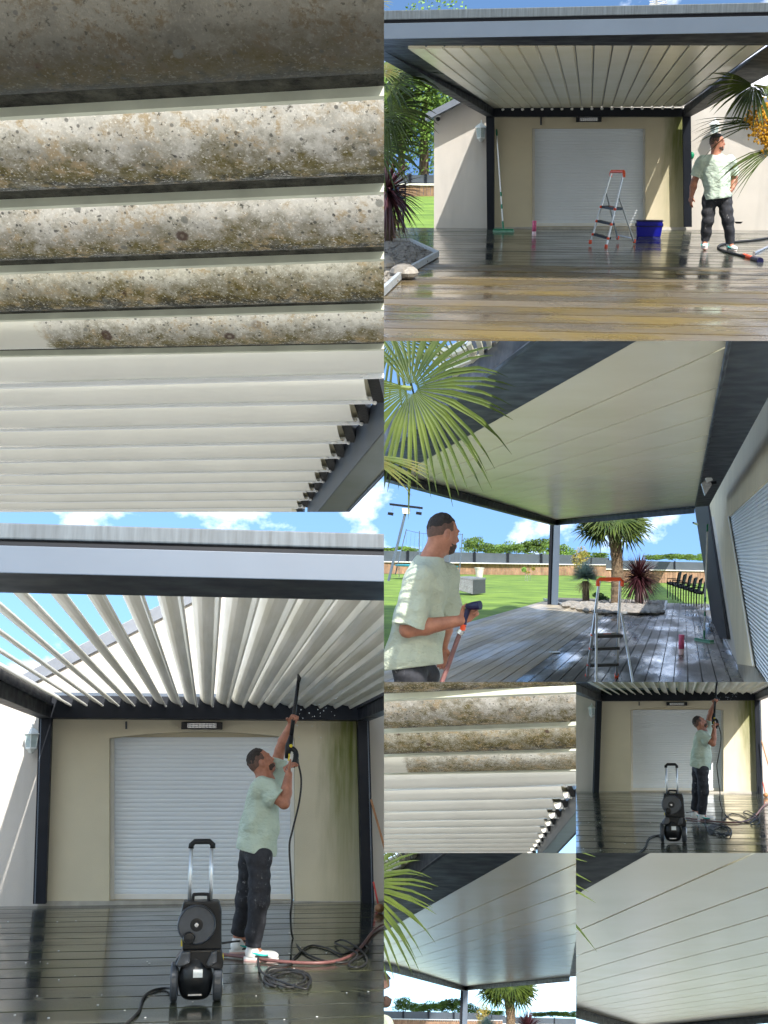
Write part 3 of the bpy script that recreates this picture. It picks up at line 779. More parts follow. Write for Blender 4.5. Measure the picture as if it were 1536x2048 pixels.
def fan_palm(S, base, trunk_top, tr, leaves, label, name='fan_palm', lean=V((0, 0, 0)), rr=None, mat='leaf_palm'):
    """leaves: list of (direction, petiole length, leaf radius)"""
    rr = rr or random.Random(3); base = V(base); top = V(trunk_top); t = thing(S, name, label, 'palm tree', base)
    pts = []; rad = []
    for i in range(25):
        q = i / 24; pts.append(base.lerp(top, q) + lean * math.sin(q * math.pi)); rad.append(tr * (0.78 + 0.45 * q ** 0.8) * rr.uniform(0.9, 1.1))
    tk = MB().tube(pts, rad, 14).build(S, 'trunk', 'palm_trunk', t, smooth=False)
    m = MB()
    for i in range(150):
        q = rr.random(); p = base.lerp(top, q) + lean * math.sin(q * math.pi); a = rr.uniform(0, 6.28); r_ = tr * (0.8 + 0.45 * q)
        o = V((math.cos(a), math.sin(a), 0)); w = V((-math.sin(a), math.cos(a), 0)); L = tr * rr.uniform(0.5, 1.0)
        b = p + o * r_ * 0.9; m.add([b - w * tr * 0.22, b + w * tr * 0.22, b + o * L * 0.45 + V((0, 0, L))], [[0, 1, 2]])
    m.build(S, 'leaf_base_fibre', 'palm_trunk', tk, kind='stuff')
    for d, pl, lr in leaves:
        d = V(d).normalized(); hub = top + d * pl - V((0, 0, 0.12 * pl))
        fr = MB()
        fan_leaf(fr, hub, (V((0, 0, 1)) * 0.8 - d * 0.35 + V((0, -0.6, 0))), d, lr, 26, R(270), 0.6, 0.5, rr)
        fo = fr.build(S, 'frond', mat, t)
        MB().tube([top, top.lerp(hub, 0.5) + V((0, 0, 0.04)), hub], [0.02, 0.014, 0.01], 5).build(S, 'petiole', 'petiole', fo)
    return t

def lantern(S, c, h, label):
    """six-sided wall lantern, c = middle of its glass body, h = overall height"""
    c = V(c); w = h * 0.20; t = thing(S, 'wall_lantern', label, 'lantern', c)
    z0, z1 = c.z - h * 0.18, c.z + h * 0.17
    n = 6; ang = [2 * math.pi * k / n + math.pi / 6 for k in range(n)]
    lo = [V((c.x + math.cos(a) * w * 0.78, c.y + math.sin(a) * w * 0.78, z0)) for a in ang]; hi = [V((c.x + math.cos(a) * w, c.y + math.sin(a) * w, z1)) for a in ang]
    for k in range(n):
        q = (k + 1) % n
        MB().poly([lo[k], lo[q], hi[q], hi[k]]).build(S, 'pane', 'glass_grey', t)
        MB().tube([lo[k], hi[k]], h * 0.013, 5).build(S, 'bar', 'lamp_white', t)
    MB().lathe((c.x, c.y, z1), [(w * 1.02, -0.004), (w * 1.28, 0.0), (w * 1.15, h * 0.04), (w * 0.62, h * 0.12), (w * 0.3, h * 0.16), (0.01, h * 0.165)], n=6, phase=math.pi / 6).build(S, 'roof', 'lamp_white', t)
    MB().lathe((c.x, c.y, z1 + h * 0.16), [(w * 0.12, 0), (w * 0.22, h * 0.03), (w * 0.1, h * 0.055), (w * 0.16, h * 0.08), (0.002, h * 0.13)], n=10).build(S, 'finial', 'lamp_white', t)
    MB().lathe((c.x, c.y, z0), [(w * 0.86, 0.004), (w * 0.86, -h * 0.03), (w * 0.5, -h * 0.08), (w * 0.35, -h * 0.13), (0.01, -h * 0.15)], n=6, phase=math.pi / 6).build(S, 'base', 'lamp_white', t)
    MB().tube([(c.x, c.y, z0 - h * 0.09), (c.x, c.y + w * 1.2, z0 - h * 0.14), (c.x, c.y + w * 2.0, z0 - h * 0.05)], h * 0.018, 6).build(S, 'wall_arm', 'lamp_white', t)
    MB().ball((c.x, c.y, c.z - h * 0.05), (w * 0.25, w * 0.25, h * 0.09)).build(S, 'bulb', 'white_plastic', t, smooth=True)
    return t
def heater(S, x0, y0, x1, y1, d, label):
    a, b = S.on_y(x0, y1, d), S.on_y(x1, y0, d); t = thing(S, 'patio_heater', label, 'heater', (a + b) / 2)
    H = b.z - a.z; W = b.x - a.x
    MB().box((a.x, d - 0.10, a.z), (b.x, d - 0.004, b.z)).build(S, 'housing', 'black_plastic', t, bevel=0.006)
    MB().box((a.x + W * 0.15, d - 0.109, a.z + H * 0.18), (b.x - W * 0.15, d - 0.1015, b.z - H * 0.18)).build(S, 'reflector', 'lamp_metal', t)
    for k in range(2):
        z = a.z + H * (0.36 + 0.28 * k); MB().tube([(a.x + W * 0.17, d - 0.116, z), (b.x - W * 0.17, d - 0.116, z)], H * 0.06, 6).build(S, 'heating_tube', 'white_plastic', t)
    for k in range(9):
        x = a.x + W * (0.17 + 0.66 * k / 8); MB().box((x - 0.002, d - 0.127, a.z + H * 0.12), (x + 0.002, d - 0.123, b.z - H * 0.12)).build(S, 'grille_bar', 'grey_plastic', t)
    return t

def house_wall(S, d, white_px, cream_px, door, arch, recess, wall_label, cream_mat, slat_n, joined=False, sill=None, extra_px=None):
    """white gable wall, cream panel round the garage door, arched recess, slatted roller shutter. all px lie on the wall plane y = d"""
    c0 = S.on_y((door[0] + door[2]) / 2, door[3], d)
    t = thing(S, 'house', wall_label, 'house', c0)
    (x0, y0, x1, y1) = cream_px; (a0, b0, a1, b1) = door
    def half(poly, ax, val, sg):
        r_ = []
        for i in range(len(poly)):
            p, q = poly[i], poly[(i + 1) % len(poly)]; dp, dq = sg * (p[ax] - val), sg * (q[ax] - val)
            if dp >= 0: r_.append(p)
            if (dp < 0) != (dq < 0): k_ = dp / (dp - dq); r_.append((p[0] + (q[0] - p[0]) * k_, p[1] + (q[1] - p[1]) * k_))
        return r_
    for pts in white_px:
        xm0, xm1 = x0 + 6, x1 - 6
        for pl in (half(pts, 0, xm0, -1), half(pts, 0, xm1, 1), half(half(half(pts, 0, xm0, 1), 0, xm1, -1), 1, y0 + 6, -1)):
            if len(pl) > 2: MB().prism([S.on_y(x, y, d + 0.012) for x, y in pl], (0, 0.25, 0)).build(S, 'gable_wall', 'wall_white', t)
    top = []
    for i in range(11):
        q = i / 10; top.append((a0 + (a1 - a0) * q, b0 - arch * (1 - (2 * q - 1) ** 2)))
    P = lambda x, y, dd=0.0: S.on_y(x, y, d + dd)
    m = MB()
    m.poly([P(x0, y0), P(a0, y0), P(a0, y1), P(x0, y1)]); m.poly([P(a1, y0), P(x1, y0), P(x1, y1), P(a1, y1)])
    for i in range(10): m.poly([P(top[i][0], y0), P(top[i + 1][0], y0), P(*top[i + 1]), P(*top[i])])
    m.build(S, 'cream_wall', cream_mat, t)
    r = MB(); off = V((0, recess, 0))
    bot = y1
    r.poly([P(a0, b0), P(a0, bot), P(a0, bot) + off, P(a0, b0) + off]); r.poly([P(a1, b0), P(a1, bot), P(a1, bot) + off, P(a1, b0) + off])
    for i in range(10): r.poly([P(*top[i]), P(*top[i + 1]), P(*top[i + 1]) + off, P(*top[i]) + off])
    r.build(S, 'door_reveal', 'wall_cream', t)
    pa, pb = P(a0, bot), P(a1, b0 - arch)
    e = recess - 0.004
    MB().box((pa.x - 0.02, d + recess, pa.z - 0.05), (pb.x + 0.02, d + recess + 0.05, pb.z + 0.05)).build(S, 'door_backing', 'wall_cream', t)
    g = 0.045; L0, L1, R0, R1 = P(a0, b1), P(a0, b0), P(a1, b1), P(a1, b0)       # corners of the opening, slightly out of square as in the photo
    L1 = V((L1.x, d, L1.z + 0.02)); R1 = V((R1.x, d, R1.z + 0.02))
    def E(q, h, o): p = L0.lerp(L1, h).lerp(R0.lerp(R1, h), q); return V((p.x, d + e - o, p.z))
    wdt = (R0 - L0).length; ql = g / wdt
    sh = MB().prism([E(0.0, 0, 0.0), E(1.0, 0, 0.0), E(1.0, 1, 0.0), E(0.0, 1, 0.0)], (0, -0.012, 0)).build(S, 'roller_shutter', 'shutter_white', t)
    for q in (0.0, 1 - ql):
        MB().prism([E(q, 0, 0.013), E(q + ql, 0, 0.013), E(q + ql, 1, 0.013), E(q, 1, 0.013)], (0, -0.055, 0)).build(S, 'guide_rail', 'white_plastic', sh, bevel=0.004)
    MB().prism([E(ql + 0.001, 0, 0.014), E(1 - ql - 0.001, 0, 0.014), E(1 - ql - 0.001, 0.032, 0.014), E(ql + 0.001, 0.032, 0.014)], (0, -0.03, 0)).build(S, 'bottom_bar', 'white_plastic', sh, bevel=0.004)
    J = MB(); ph = (1 - 0.034) / slat_n
    for k in range(slat_n):
        prof = [(0.0135, 0.01), (0.018, 0.14), (0.0205, 0.45), (0.0195, 0.75), (0.016, 0.95), (0.0135, 0.99)]
        mm = J if joined else MB()
        ra = [E(ql + 0.001, 0.034 + ph * (k + z), y) for y, z in prof]; rb = [E(1 - ql - 0.001, 0.034 + ph * (k + z), y) for y, z in prof]
        mm.loft([ra, rb], cap=False, closed=False)
        if not joined: mm.build(S, 'slat', 'shutter_white', sh)
    if joined: J.build(S, 'slat', 'shutter_white', sh, kind='stuff')
    if sill:
        MB().prism([P(sill[0], sill[1], -0.01), P(sill[2], sill[1], -0.01), P(sill[2], sill[3], -0.05), P(sill[0], sill[3], -0.05)], (0, 0.08, 0)).build(S, 'threshold', 'concrete', t)
    return t
def deck(S, z, d0, d1, x0, x1, width, mat, name='deck', gap=0.012, mats=None):
    base = MB().box((x0, d0, z - 0.08), (x1, d1, z - 0.035)).build(S, name, 'black_rubber', None, kind='structure')
    n = int((d1 - d0) / width); w = (d1 - d0) / n
    for k in range(n):
        a = d0 + k * w; mm = mat if mats is None else mats(a + w / 2)
        g = gap * w / 0.145
        MB().box((x0, a + g / 2, z - 0.03), (x1, a + w - g / 2, z + rnd.uniform(-0.0015, 0.0015))).build(S, 'plank', mm, base)
    return base
def ladder(S, P, steps, label, back_braces, width_tube=0.014):
    """P: dict of set-local points: top_l, top_r, foot_l, foot_r (step side), hinge_l, hinge_r, back_l, back_r (rear legs)"""
    b = (P['foot_l'] + P['foot_r'] + P['back_l'] + P['back_r']) / 4; t = thing(S, 'step_ladder', label, 'ladder', b)
    for s_ in 'lr':
        MB().tube([P['foot_' + s_], P['top_' + s_]], width_tube, 8).build(S, 'rail', 'aluminium', t)
        h = P['hinge_' + s_]; k = P['back_' + s_]
        MB().tube([h, h.lerp(k, 0.12) + (k - h).cross(V((0, 0, 1))).normalized() * 0.0, k], width_tube * 0.85, 8).build(S, 'rear_leg', 'aluminium', t)
        MB().lathe(P['foot_' + s_], [(0.02, -0.004), (0.026, 0.01), (0.024, 0.05), (0.018, 0.06)], n=10).build(S, 'foot_cap', 'orange_plastic', t)
        MB().lathe(k, [(0.018, -0.004), (0.024, 0.01), (0.022, 0.045), (0.016, 0.055)], n=10).build(S, 'foot_cap', 'orange_plastic', t)
    u = (P['top_r'] - P['top_l']); un = u.normalized()
    m = MB(); a, c = P['top_l'] - un * 0.02, P['top_r'] + un * 0.02
    m.tube([a - V((0, 0, 0.07)), a - V((0, 0, 0.01)), a + un * 0.02 + V((0, 0, 0.015)), c - un * 0.02 + V((0, 0, 0.015)), c - V((0, 0, 0.01)), c - V((0, 0, 0.07))], 0.024, 8)
    m.build(S, 'hand_bar', 'orange_plastic', t)
    for i, q in enumerate(steps):
        l, r = P['foot_l'].lerp(P['top_l'], q), P['foot_r'].lerp(P['top_r'], q)
        dp = V(P['deep']) * (2.0 if i == len(steps) - 1 else 0.85)
        st = MB().prism([l, r, r + dp, l + dp], (0, 0, 0.035)).build(S, 'step', 'black_plastic', t, bevel=0.004)
        if i == len(steps) - 1:
            MB().prism([l + dp * 0.36 + (r - l) * 0.36, l + dp * 0.36 + (r - l) * 0.64, l + dp * 0.52 + (r - l) * 0.64, l + dp * 0.52 + (r - l) * 0.36], (0, 0, 0.0375)).build(S, 'step_mark', 'orange_plastic', st)
        for e in (l, r):
            MB().ball(e + V((0, 0, 0.016)), 0.024, 8, 5).build(S, 'bracket', 'orange_plastic', st)
    MB().tube([P['back_l'].lerp(P['hinge_l'], back_braces), P['back_r'].lerp(P['hinge_r'], back_braces)], width_tube * 0.7, 6).build(S, 'brace', 'aluminium', t)
    return t
def broom(S, top, foot, head_dir, label, bands=True, head=0.19):
    top, foot = V(top), V(foot); t = thing(S, 'scrubbing_broom', label, 'broom', foot); ax = (top - foot)
    MB().tube([foot.lerp(top, 0.05), top], 0.013, 8).build(S, 'pole', 'white_plastic', t)
    for q0, q1 in ((0.02, 0.10), (0.22, 0.26), (0.34, 0.38), (0.94, 1.004)):
        MB().tube([foot.lerp(top, q0), foot.lerp(top, q1)], 0.0165, 8).build(S, 'grip', 'green_plastic', t)
    h = V(head_dir).normalized(); w = h.cross(V((0, 0, 1))).normalized() * 0.045
    z = V((0, 0, 0.03))
    MB().prism([foot - h * head - w + z, foot + h * head - w + z, foot + h * head + w + z, foot - h * head + w + z], (0, 0, 0.03)).build(S, 'head', 'green_plastic', t, bevel=0.005)
    w = w * 0.9; MB().prism([foot - h * head * 1.04 - w, foot + h * head * 1.04 - w, foot + h * head * 1.04 + w, foot - h * head * 1.04 + w], (0, 0, 0.029)).build(S, 'bristle', 'green_bristle', t)
    return t
def bottle(S, p, h, r, label, name='spray_bottle', mats=('pink_plastic', 'pink_pale'), cat='bottle'):
    p = V(p); t = thing(S, name, label, cat, p)
    MB().lathe(p, [(r * 0.95, 0), (r, 0.006), (r, h * 0.30)], n=16).build(S, 'base', mats[1], t, smooth=True)
    MB().lathe(p, [(r * 1.002, h * 0.30), (r * 1.002, h * 0.74), (r * 0.94, h * 0.80)], n=16).build(S, 'body', mats[0], t, smooth=True)
    MB().lathe(p, [(r * 0.97, h * 0.80), (r * 1.03, h * 0.81), (r * 1.03, h * 0.96), (r * 0.9, h)], n=16).build(S, 'cap', mats[0], t, smooth=False)
    return t
# ------------------------------------------------------------------ unseen sheet under everything, added to bounce light upward
_g = PSet((0, 0, 1536, 2048), 1, (0, 0), (0, 2048), (1000, 2048), (1536, 2048), "")
gm = MB(); gm.poly([(-4000, -4000, 0), (4000, -4000, 0), (4000, 4000, 0), (-4000, 4000, 0)])
go = gm.build(_g, 'bounce_ground', 'bounce_pale', None, kind='structure'); go.matrix_world = Matrix.Identity(4)

# ------------------------------------------------------------------ louver close-up (upper left field and its small repeat)
LIPS = [((0, 487), (1536, 402)), ((0, 846), (1536, 782)), ((0, 1102), (1536, 1047)), ((0, 1290), (1536, 1247)), ((0, 1431), (1536, 1403)),
        ((0, 1557), (1536, 1516)), ((0, 1645), (1492, 1617)), ((0, 1730), (1440, 1701)), ((0, 1800), (1388, 1776)), ((0, 1855), (1350, 1835)),
        ((0, 1905), (1316, 1888)), ((0, 1946), (1288, 1931)), ((0, 1982), (1262, 1968)), ((0, 2014), (1238, 2002)), ((0, 2044), (1214, 2033)),
        ((0, 2071), (1192, 2061)), ((0, 2096), (1170, 2086)), ((0, 2119), (1150, 2110)), ((0, 2141), (1132, 2132)), ((0, 2161), (1115, 2153))]
def build_louver_closeup(S):
    h = 0.508
    t = thing(S, 'pergola', "white louvered pergola roof seen from below, half grimy and half cleaned,", 'pergola', S.on_z(700, 1400, h))
    pv = None
    for i, (l, r) in enumerate(LIPS):
        L, Q = S.on_z(*l, h), S.on_z(*r, h); e = (Q - L).normalized(); up = V((0, 0, 1)); fw = up.cross(e).normalized()
        if fw.y < 0: fw = -fw
        p = (L - pv).dot(fw) if pv is not None else (S.on_z(0, 830, h) - L).dot(fw)
        pv = L; k = p / 0.2
        A = L - e * 0.12; B_ = Q + (e * 0.10 if i < 6 else e * 0.0)
        dirty = i < 5
        g0 = 0.044 if dirty else 0.030
        face = [(-g0 - (0.182 - g0) * q, 0.003 + 0.088 * q ** 2.2 - 0.016 * math.sin(math.pi * min(1, q * 1.2))) for q in [x / 10 for x in range(11)]]
        def strip(pr, seg, v0=0, v1=1, xa=None, xb=None):
            m = MB(); n = seg; uv = []
            P0, P1 = xa or A, xb or B_
            for s_ in range(n + 1):
                c = P0.lerp(P1, s_ / n)
                for q, (y, z) in enumerate(pr):
                    m.v.append(c + fw * (y * k) + up * (z * k)); uv.append(((c - L).dot(e) * 3, v0 + (v1 - v0) * q / (len(pr) - 1)))
            w = len(pr)
            for s_ in range(n):
                for q in range(w - 1): m.f.append([s_ * w + q, (s_ + 1) * w + q, (s_ + 1) * w + q + 1, s_ * w + q + 1]); m.mi.append(0)
            return m, uv
        m, uv = strip(face, 4)
        mat = ('lichen_heavy' if i == 0 else 'lichen') if dirty else 'louver_clean'
        if i == 4:
            mat = 'lichen_part' + ('_small' if S.scale < 1 else ''); lichen_mat(mat, (0.60, 0.585, 0.53), (0.150, 0.122, 0.040), (0.030, 0.026, 0.012), 0.06, clean_u=((S.on_z(290, 1431, h) - L).length) * 3)
        if i == 3: mat = 'lichen_olive'
        lv = m.build(S, 'louver', mat, t, smooth=True, uv=uv)
        m, uv = strip([(-g0 + 0.0005, 0.003), (-g0 + 0.001, 0.014 if dirty else 0.010), (-0.0075, 0.010)], 1); m.build(S, 'groove', 'groove_moss' if dirty else 'louver_clean', lv, uv=uv)
        m, uv = strip([(-0.0074, 0.010), (-0.007, 0.001), (-0.002, 0.0), (0.0, 0.002), (0.0, 0.014)], 1); m.build(S, 'lip', 'lip_green' if dirty else 'lip_clean', lv, uv=uv)
        m, uv = strip([(0.0, 0.0141), (-0.05, 0.030), (-0.12, 0.058), (-0.18, 0.098), (-0.1825, 0.0915)], 1); m.build(S, 'upper_skin', 'louver_white', lv, uv=uv)
        if i >= 5:
            c = B_ - e * 0.018 if i > 5 else S.on_z(1470, 1500, h)
            if i == 5: c = A + e * (c - A).dot(e)
            for dy, dz, s_ in ((-0.05, -0.006, 0.006), (-0.075, -0.002, 0.004), (-0.035, -0.001, 0.004)):
                MB().ball(c + fw * dy * k + up * dz * k + e * rnd.uniform(-0.004, 0.004), (s_ * 1.3, s_ * 1.6, s_ * 0.5), 7, 5).build(S, 'end_clip', 'white_plastic', lv)
            if i > 5:
                MB().ball(B_ + e * 0.004 - fw * 0.004 + up * 0.002, 0.0045, 7, 5).build(S, 'pivot_pin', 'white_plastic', lv)
                m = MB().prism([B_ + e * 0.001 + fw * y * k + up * (z * k - 0.001) for y, z in ((0, 0.004), (-0.16, 0.056), (-0.16, 0.09), (0, 0.05))], e * 0.022); m.build(S, 'end_cap', 'black_plastic', lv)
    zb = 0.455
    a, b = S.on_z(1720, 1494, zb), S.on_z(1228, 2098, zb)
    c, d = S.on_z(1348, 2088, zb), S.on_z(1720, 1690, zb)
    bm_ = MB().prism([a, b, c, d], (0, 0, 0.085)).build(S, 'side_beam', 'slate', t)
    off = V((0, 0, -0.0015))
    a2, b2 = S.on_z(1720, 1500, zb), S.on_z(1232, 2098, zb)
    MB().prism([a2 + off, b2 + off, c + off, d + off], (0, 0, 0.001)).build(S, 'algae_underside', 'beam_green', bm_)
    MB().tube([d - V((0, 0, 0.004)), c - V((0, 0, 0.004))], 0.004, 6).build(S, 'beam_edge', 'anthracite', bm_)

# ------------------------------------------------------------------ spraying (lower left field and its small repeat)
def build_spraying(S, small=False):
    K = S.k; D = lambda m: m * K                      # m: metres per photo pixel at that depth
    dw = D(3.175e-3); ez = -S.on_y(830, 1566, dw).z; dpst = dw - 0.22
    fx = 830; 
    cm = 'wall_algae_spray' + ('_small' if small else '')
    xa, xb = S.on_y(1322, 1000, dw).x, S.on_y(1432, 1000, dw).x
    c0 = S.on_y(812, 1560, dw)
    algae_wall(cm, xa - c0.x, xb - c0.x + 0.1, 0.2 , 1.7, (0.66, 0.60, 0.455))
    gable = [(-260, 1600), (-260, 800), (96, 645), (640, 372), (1010, 180), (1900, 640), (1900, 1640)]
    t = house_wall(S, dw, [gable], (178, 826, 1452, 1590), (437, 905, 1180, 1555), 26, 0.22 / S.scale,
                   "cream house wall with closed white garage shutter", cm, 35, joined=small, sill=(150, 1556, 1470, 1600))
    vt = MB()
    for a, b in (((80, 655), (1010, 186)), ((1010, 186), (1900, 648))):
        p, q = S.on_y(*a, dw - 0.05), S.on_y(*b, dw - 0.05); vt.prism([p, q, q - V((0, 0, 0.17)), p - V((0, 0, 0.17))], (0, 0.3, 0))
    vt.build(S, 'verge_board', 'fascia_grey', t)
    p = S.on_y(505, 838, dw - 0.01); q = S.on_y(505, 868, dw - 0.01); MB().tube([p, q], 0.013, 6).build(S, 'cable_duct', 'grey_plastic', t)
    heater(S, 725, 842, 890, 870, dw - 0.01, "long black infrared heater above the shutter")
    lantern(S, S.on_y(127, 915, dw - 0.16), 0.45, "white six-sided wall lantern beside the post")
    # deck
    deck(S, -ez, D(1.55e-3), dw + 0.1, S.on_y(-260, 1565, dw).x, S.on_y(1900, 1565, dw).x, 0.46 / S.scale, 'deck_wet')
    # pergola
    pg = thing(S, 'pergola', "anthracite pergola with open pale louvers over the spraying man", 'pergola', S.on_z(170, 1567, -ez))
    for (xl0, xr0, xl1, xr1, yb) in ((155, 207, 131, 182, 1568), (1430, 1478, 1448, 1498, 1598)):
        pts = [S.on_y(xl0, 826, dpst), S.on_y(xr0, 826, dpst), S.on_y(xr1, yb, dpst), S.on_y(xl1, yb, dpst)]
        po = MB().prism(pts, (0, 0.14, 0)).build(S, 'post', 'anthracite', pg, bevel=0.006)
        a, b = pts[0].lerp(pts[1], 0.12 if xl0 < 500 else 0.80), pts[3].lerp(pts[2], 0.12 if xl0 < 500 else 0.80)
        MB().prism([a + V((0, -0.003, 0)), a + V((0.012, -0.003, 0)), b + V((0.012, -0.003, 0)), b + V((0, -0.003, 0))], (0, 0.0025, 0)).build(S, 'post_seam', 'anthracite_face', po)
    zb = S.on_y(830, 830, dpst).z; d0, d1 = S.on_z(830, 262, zb).y, S.on_z(830, 340, zb).y; zt = S.on_y(830, 742, dpst).z
    xl, xr = S.on_y(155, 830, dpst).x, S.on_y(1480, 830, dpst).x; xli, xri = S.on_y(207, 830, dpst).x, S.on_y(1430, 830, dpst).x
    MB().box((xli, dpst - 0.12, zb), (xri, dpst + 0.20, zt)).build(S, 'back_beam', 'anthracite', pg, bevel=0.004)
    MB().box((xli, dpst + 0.06, zt + 0.003), (xri, dpst + 0.20, zt + 0.05)).build(S, 'sun_stop', 'anthracite_face', pg)  # added strip that keeps sun off the wall behind the beam
    for a, b in ((xl, xli), (xri, xr)):
        sb = MB().box((a, d1 + 0.01, zb - 0.002), (b, dpst + 0.20, zt + 0.004)).build(S, 'side_beam', 'anthracite', pg, bevel=0.004)
        ic = b if a == xl else a
        sgn = 1 if a == xl else -1
        MB().box((min(ic + sgn * 0.002, ic + sgn * 0.03), d1 + 0.02, zb + 0.14), (max(ic + sgn * 0.002, ic + sgn * 0.03), dpst - 0.13, zb + 0.165)).build(S, 'inner_ledge', 'anthracite', sb)
    X0, X1 = xl - 0.2, xr + 0.2
    MB().box((X0, d0 + 0.015, zb), (X1, d1, zb + 0.15)).build(S, 'front_beam', 'anthracite', pg)
    p0, p1, p2, p3 = (S.on_y(830, y, d0).z for y in (262, 155, 132, 68))
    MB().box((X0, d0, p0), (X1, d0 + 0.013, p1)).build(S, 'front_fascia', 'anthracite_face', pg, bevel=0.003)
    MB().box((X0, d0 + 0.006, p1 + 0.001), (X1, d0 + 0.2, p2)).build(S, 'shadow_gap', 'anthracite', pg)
    MB().box((X0, d0 - 0.01, p2 + 0.001), (X1, d0 + 0.22, p3)).build(S, 'gutter_cap', 'gutter_grey', pg, bevel=0.006)
    n = 19; x_first = S.on_y(285, 780, dpst - 0.1).x; pitch = S.on_y(349, 780, dpst - 0.1).x - x_first
    zl = S.on_y(700, 782, dpst - 0.1).z
    prof = [(-0.160, 0.116), (-0.148, 0.094), (-0.126, 0.068), (-0.098, 0.049), (-0.070, 0.039), (-0.046, 0.034), (-0.032, 0.032), (-0.022, 0.014), (-0.012, 0.0), (0.0, 0.0), (0.0, 0.014), (-0.014, 0.036), (-0.06, 0.058), (-0.10, 0.078), (-0.152, 0.126)]
    for i in range(n):
        x = x_first + (i) * pitch
        if x > xri - 0.02: break
        ra = [V((x + a, d1 - 0.02, zl + b)) for a, b in prof]; rb = [V((x + a, dpst - 0.125, zl + b)) for a, b in prof]
        lv = MB().loft([ra, rb]).build(S, 'louver', 'louver_dirty', pg)
        MB().ball((x - 0.004, dpst - 0.124, zl + 0.012), 0.011, 7, 5).build(S, 'pivot_pin', 'white_plastic', lv)
    # pressure washer
    bp = S.on_z(785, 1970, -ez); k = S.m(785, 1970, bp.y) / 2.7825
    w = thing(S, 'pressure_washer', "black pressure washer with hose reel and raised handle", 'pressure washer', bp)
    L = lambda x, y, z=0.0: bp + V(((x - 785) * k, z, (1870 - y) * k))
    for x in (670, 905): MB().tube([L(x + (-3 if x < 800 else 8), 830, 0.12), L(x, 170, 0.14)], 0.0125, 10).build(S, 'handle_tube', 'aluminium', w, smooth=True)
    m = MB(); m.tube([L(666, 188, 0.14), L(668, 150, 0.14), L(706, 112, 0.14), L(880, 112, 0.14), L(918, 150, 0.14), L(915, 188, 0.14)], [0.020, 0.020, 0.019, 0.019, 0.020, 0.020], 10).build(S, 'handle_grip', 'black_plastic', w, smooth=True)
    MB().tube(spline([L(705, 790, 0.10), L(712, 712, 0.10), L(735, 700, 0.10), L(865, 700, 0.10), L(885, 715, 0.10), L(888, 790, 0.10)], 4), 0.011, 8).build(S, 'carry_handle', 'black_plastic', w, smooth=True)
    MB().prism([L(600, 770, 0.02), L(1010, 770, 0.02), L(1040, 880, 0.02), L(1052, 1300, 0.02), L(610, 1300, 0.02), L(580, 880, 0.02)], (0, 0.20, 0)).build(S, 'upper_housing', 'black_plastic', w, bevel=0.014)
    rc = L(760, 1012, 0.0)
    hr_ = MB().lathe(rc + V((0, 0.03, 0)), [(0.122, 0), (0.127, 0.012), (0.127, 0.05), (0.118, 0.062), (0.112, 0.052), (0.060, 0.046), (0.055, 0.060), (0.03, 0.064), (0.002, 0.064)], axis=(0, -1, 0), n=32).build(S, 'hose_reel', 'black_plastic', w, smooth=False)
    MB().lathe(rc - V((0, 0.028, 0)), [(0.126, 0), (0.121, 0.014), (0.115, 0.004)], axis=(0, -1, 0), n=32).build(S, 'reel_rim', 'grey_plastic', hr_)
    MB().lathe(rc - V((0, 0.036, 0)), [(0.017, 0), (0.013, 0.010), (0.002, 0.011)], axis=(0, -1, 0), n=12).build(S, 'reel_bolt', 'lamp_metal', hr_)
    MB().lathe(L(680, 1150, -0.03), [(0.036, 0), (0.040, 0.02), (0.034, 0.05), (0.002, 0.055)], axis=(0, -1, 0), n=16).build(S, 'crank_knob', 'black_plastic', hr_)
    for a in range(5): 
        q = 0.6 + a * 1.25; MB().tube([rc + V((math.cos(q) * 0.06, -0.018, math.sin(q) * 0.06)), rc + V((math.cos(q) * 0.108, -0.022, math.sin(q) * 0.108))], 0.006, 6).build(S, 'reel_rib', 'grey_plastic', hr_)
    MB().prism([L(620, 1290, 0.0), L(1050, 1290, 0.0), L(1078, 1420, 0.0), L(1070, 1500, 0.0), L(530, 1470, 0.0), L(535, 1400, 0.0)], (0, 0.24, 0)).build(S, 'lower_housing', 'black_plastic', w, bevel=0.012)
    for x0, x1 in ((540, 700), (880, 1000)):
        MB().prism([L(x0 + 60, 1300, -0.03), L(x1, 1300, -0.03), L(x1, 1420, -0.03), L(x0 + 30, 1470, -0.03), L(x0, 1440, -0.03)], (0, 0.05, 0)).build(S, 'fender', 'grey_plastic', w, bevel=0.012)
    mc = Body([-0.16, -0.10, -0.02], [0.16, 0.26, 0.36], 0.006)
    o_ = lambda x, y, z: tuple(L(x, y, z) - bp)
    mc.ell(o_(765, 1600, 0.08), (0.112, 0.10, 0.125), None, 0.02); mc.cone(o_(690, 1740, 0.06), o_(850, 1740, 0.06), 0.05, 0.05, 0.05); mc.cone(o_(765, 1400, 0.06), o_(765, 1600, 0.05), 0.06, 0.09, 0.05)
    mo = mc.mesh(S, 'motor_cover', 'black_plastic', w, bp)
    MB().prism([L(740, 1490, -0.050), L(845, 1490, -0.050), L(845, 1572, -0.053), L(740, 1572, -0.053)], (0, 0.03, 0)).build(S, 'rating_label', 'silver_label', w)
    MB().box(tuple(L(690, 1770, -0.03)), tuple(L(840, 1752, 0.0))).build(S, 'cover_trim', 'lamp_metal', w)
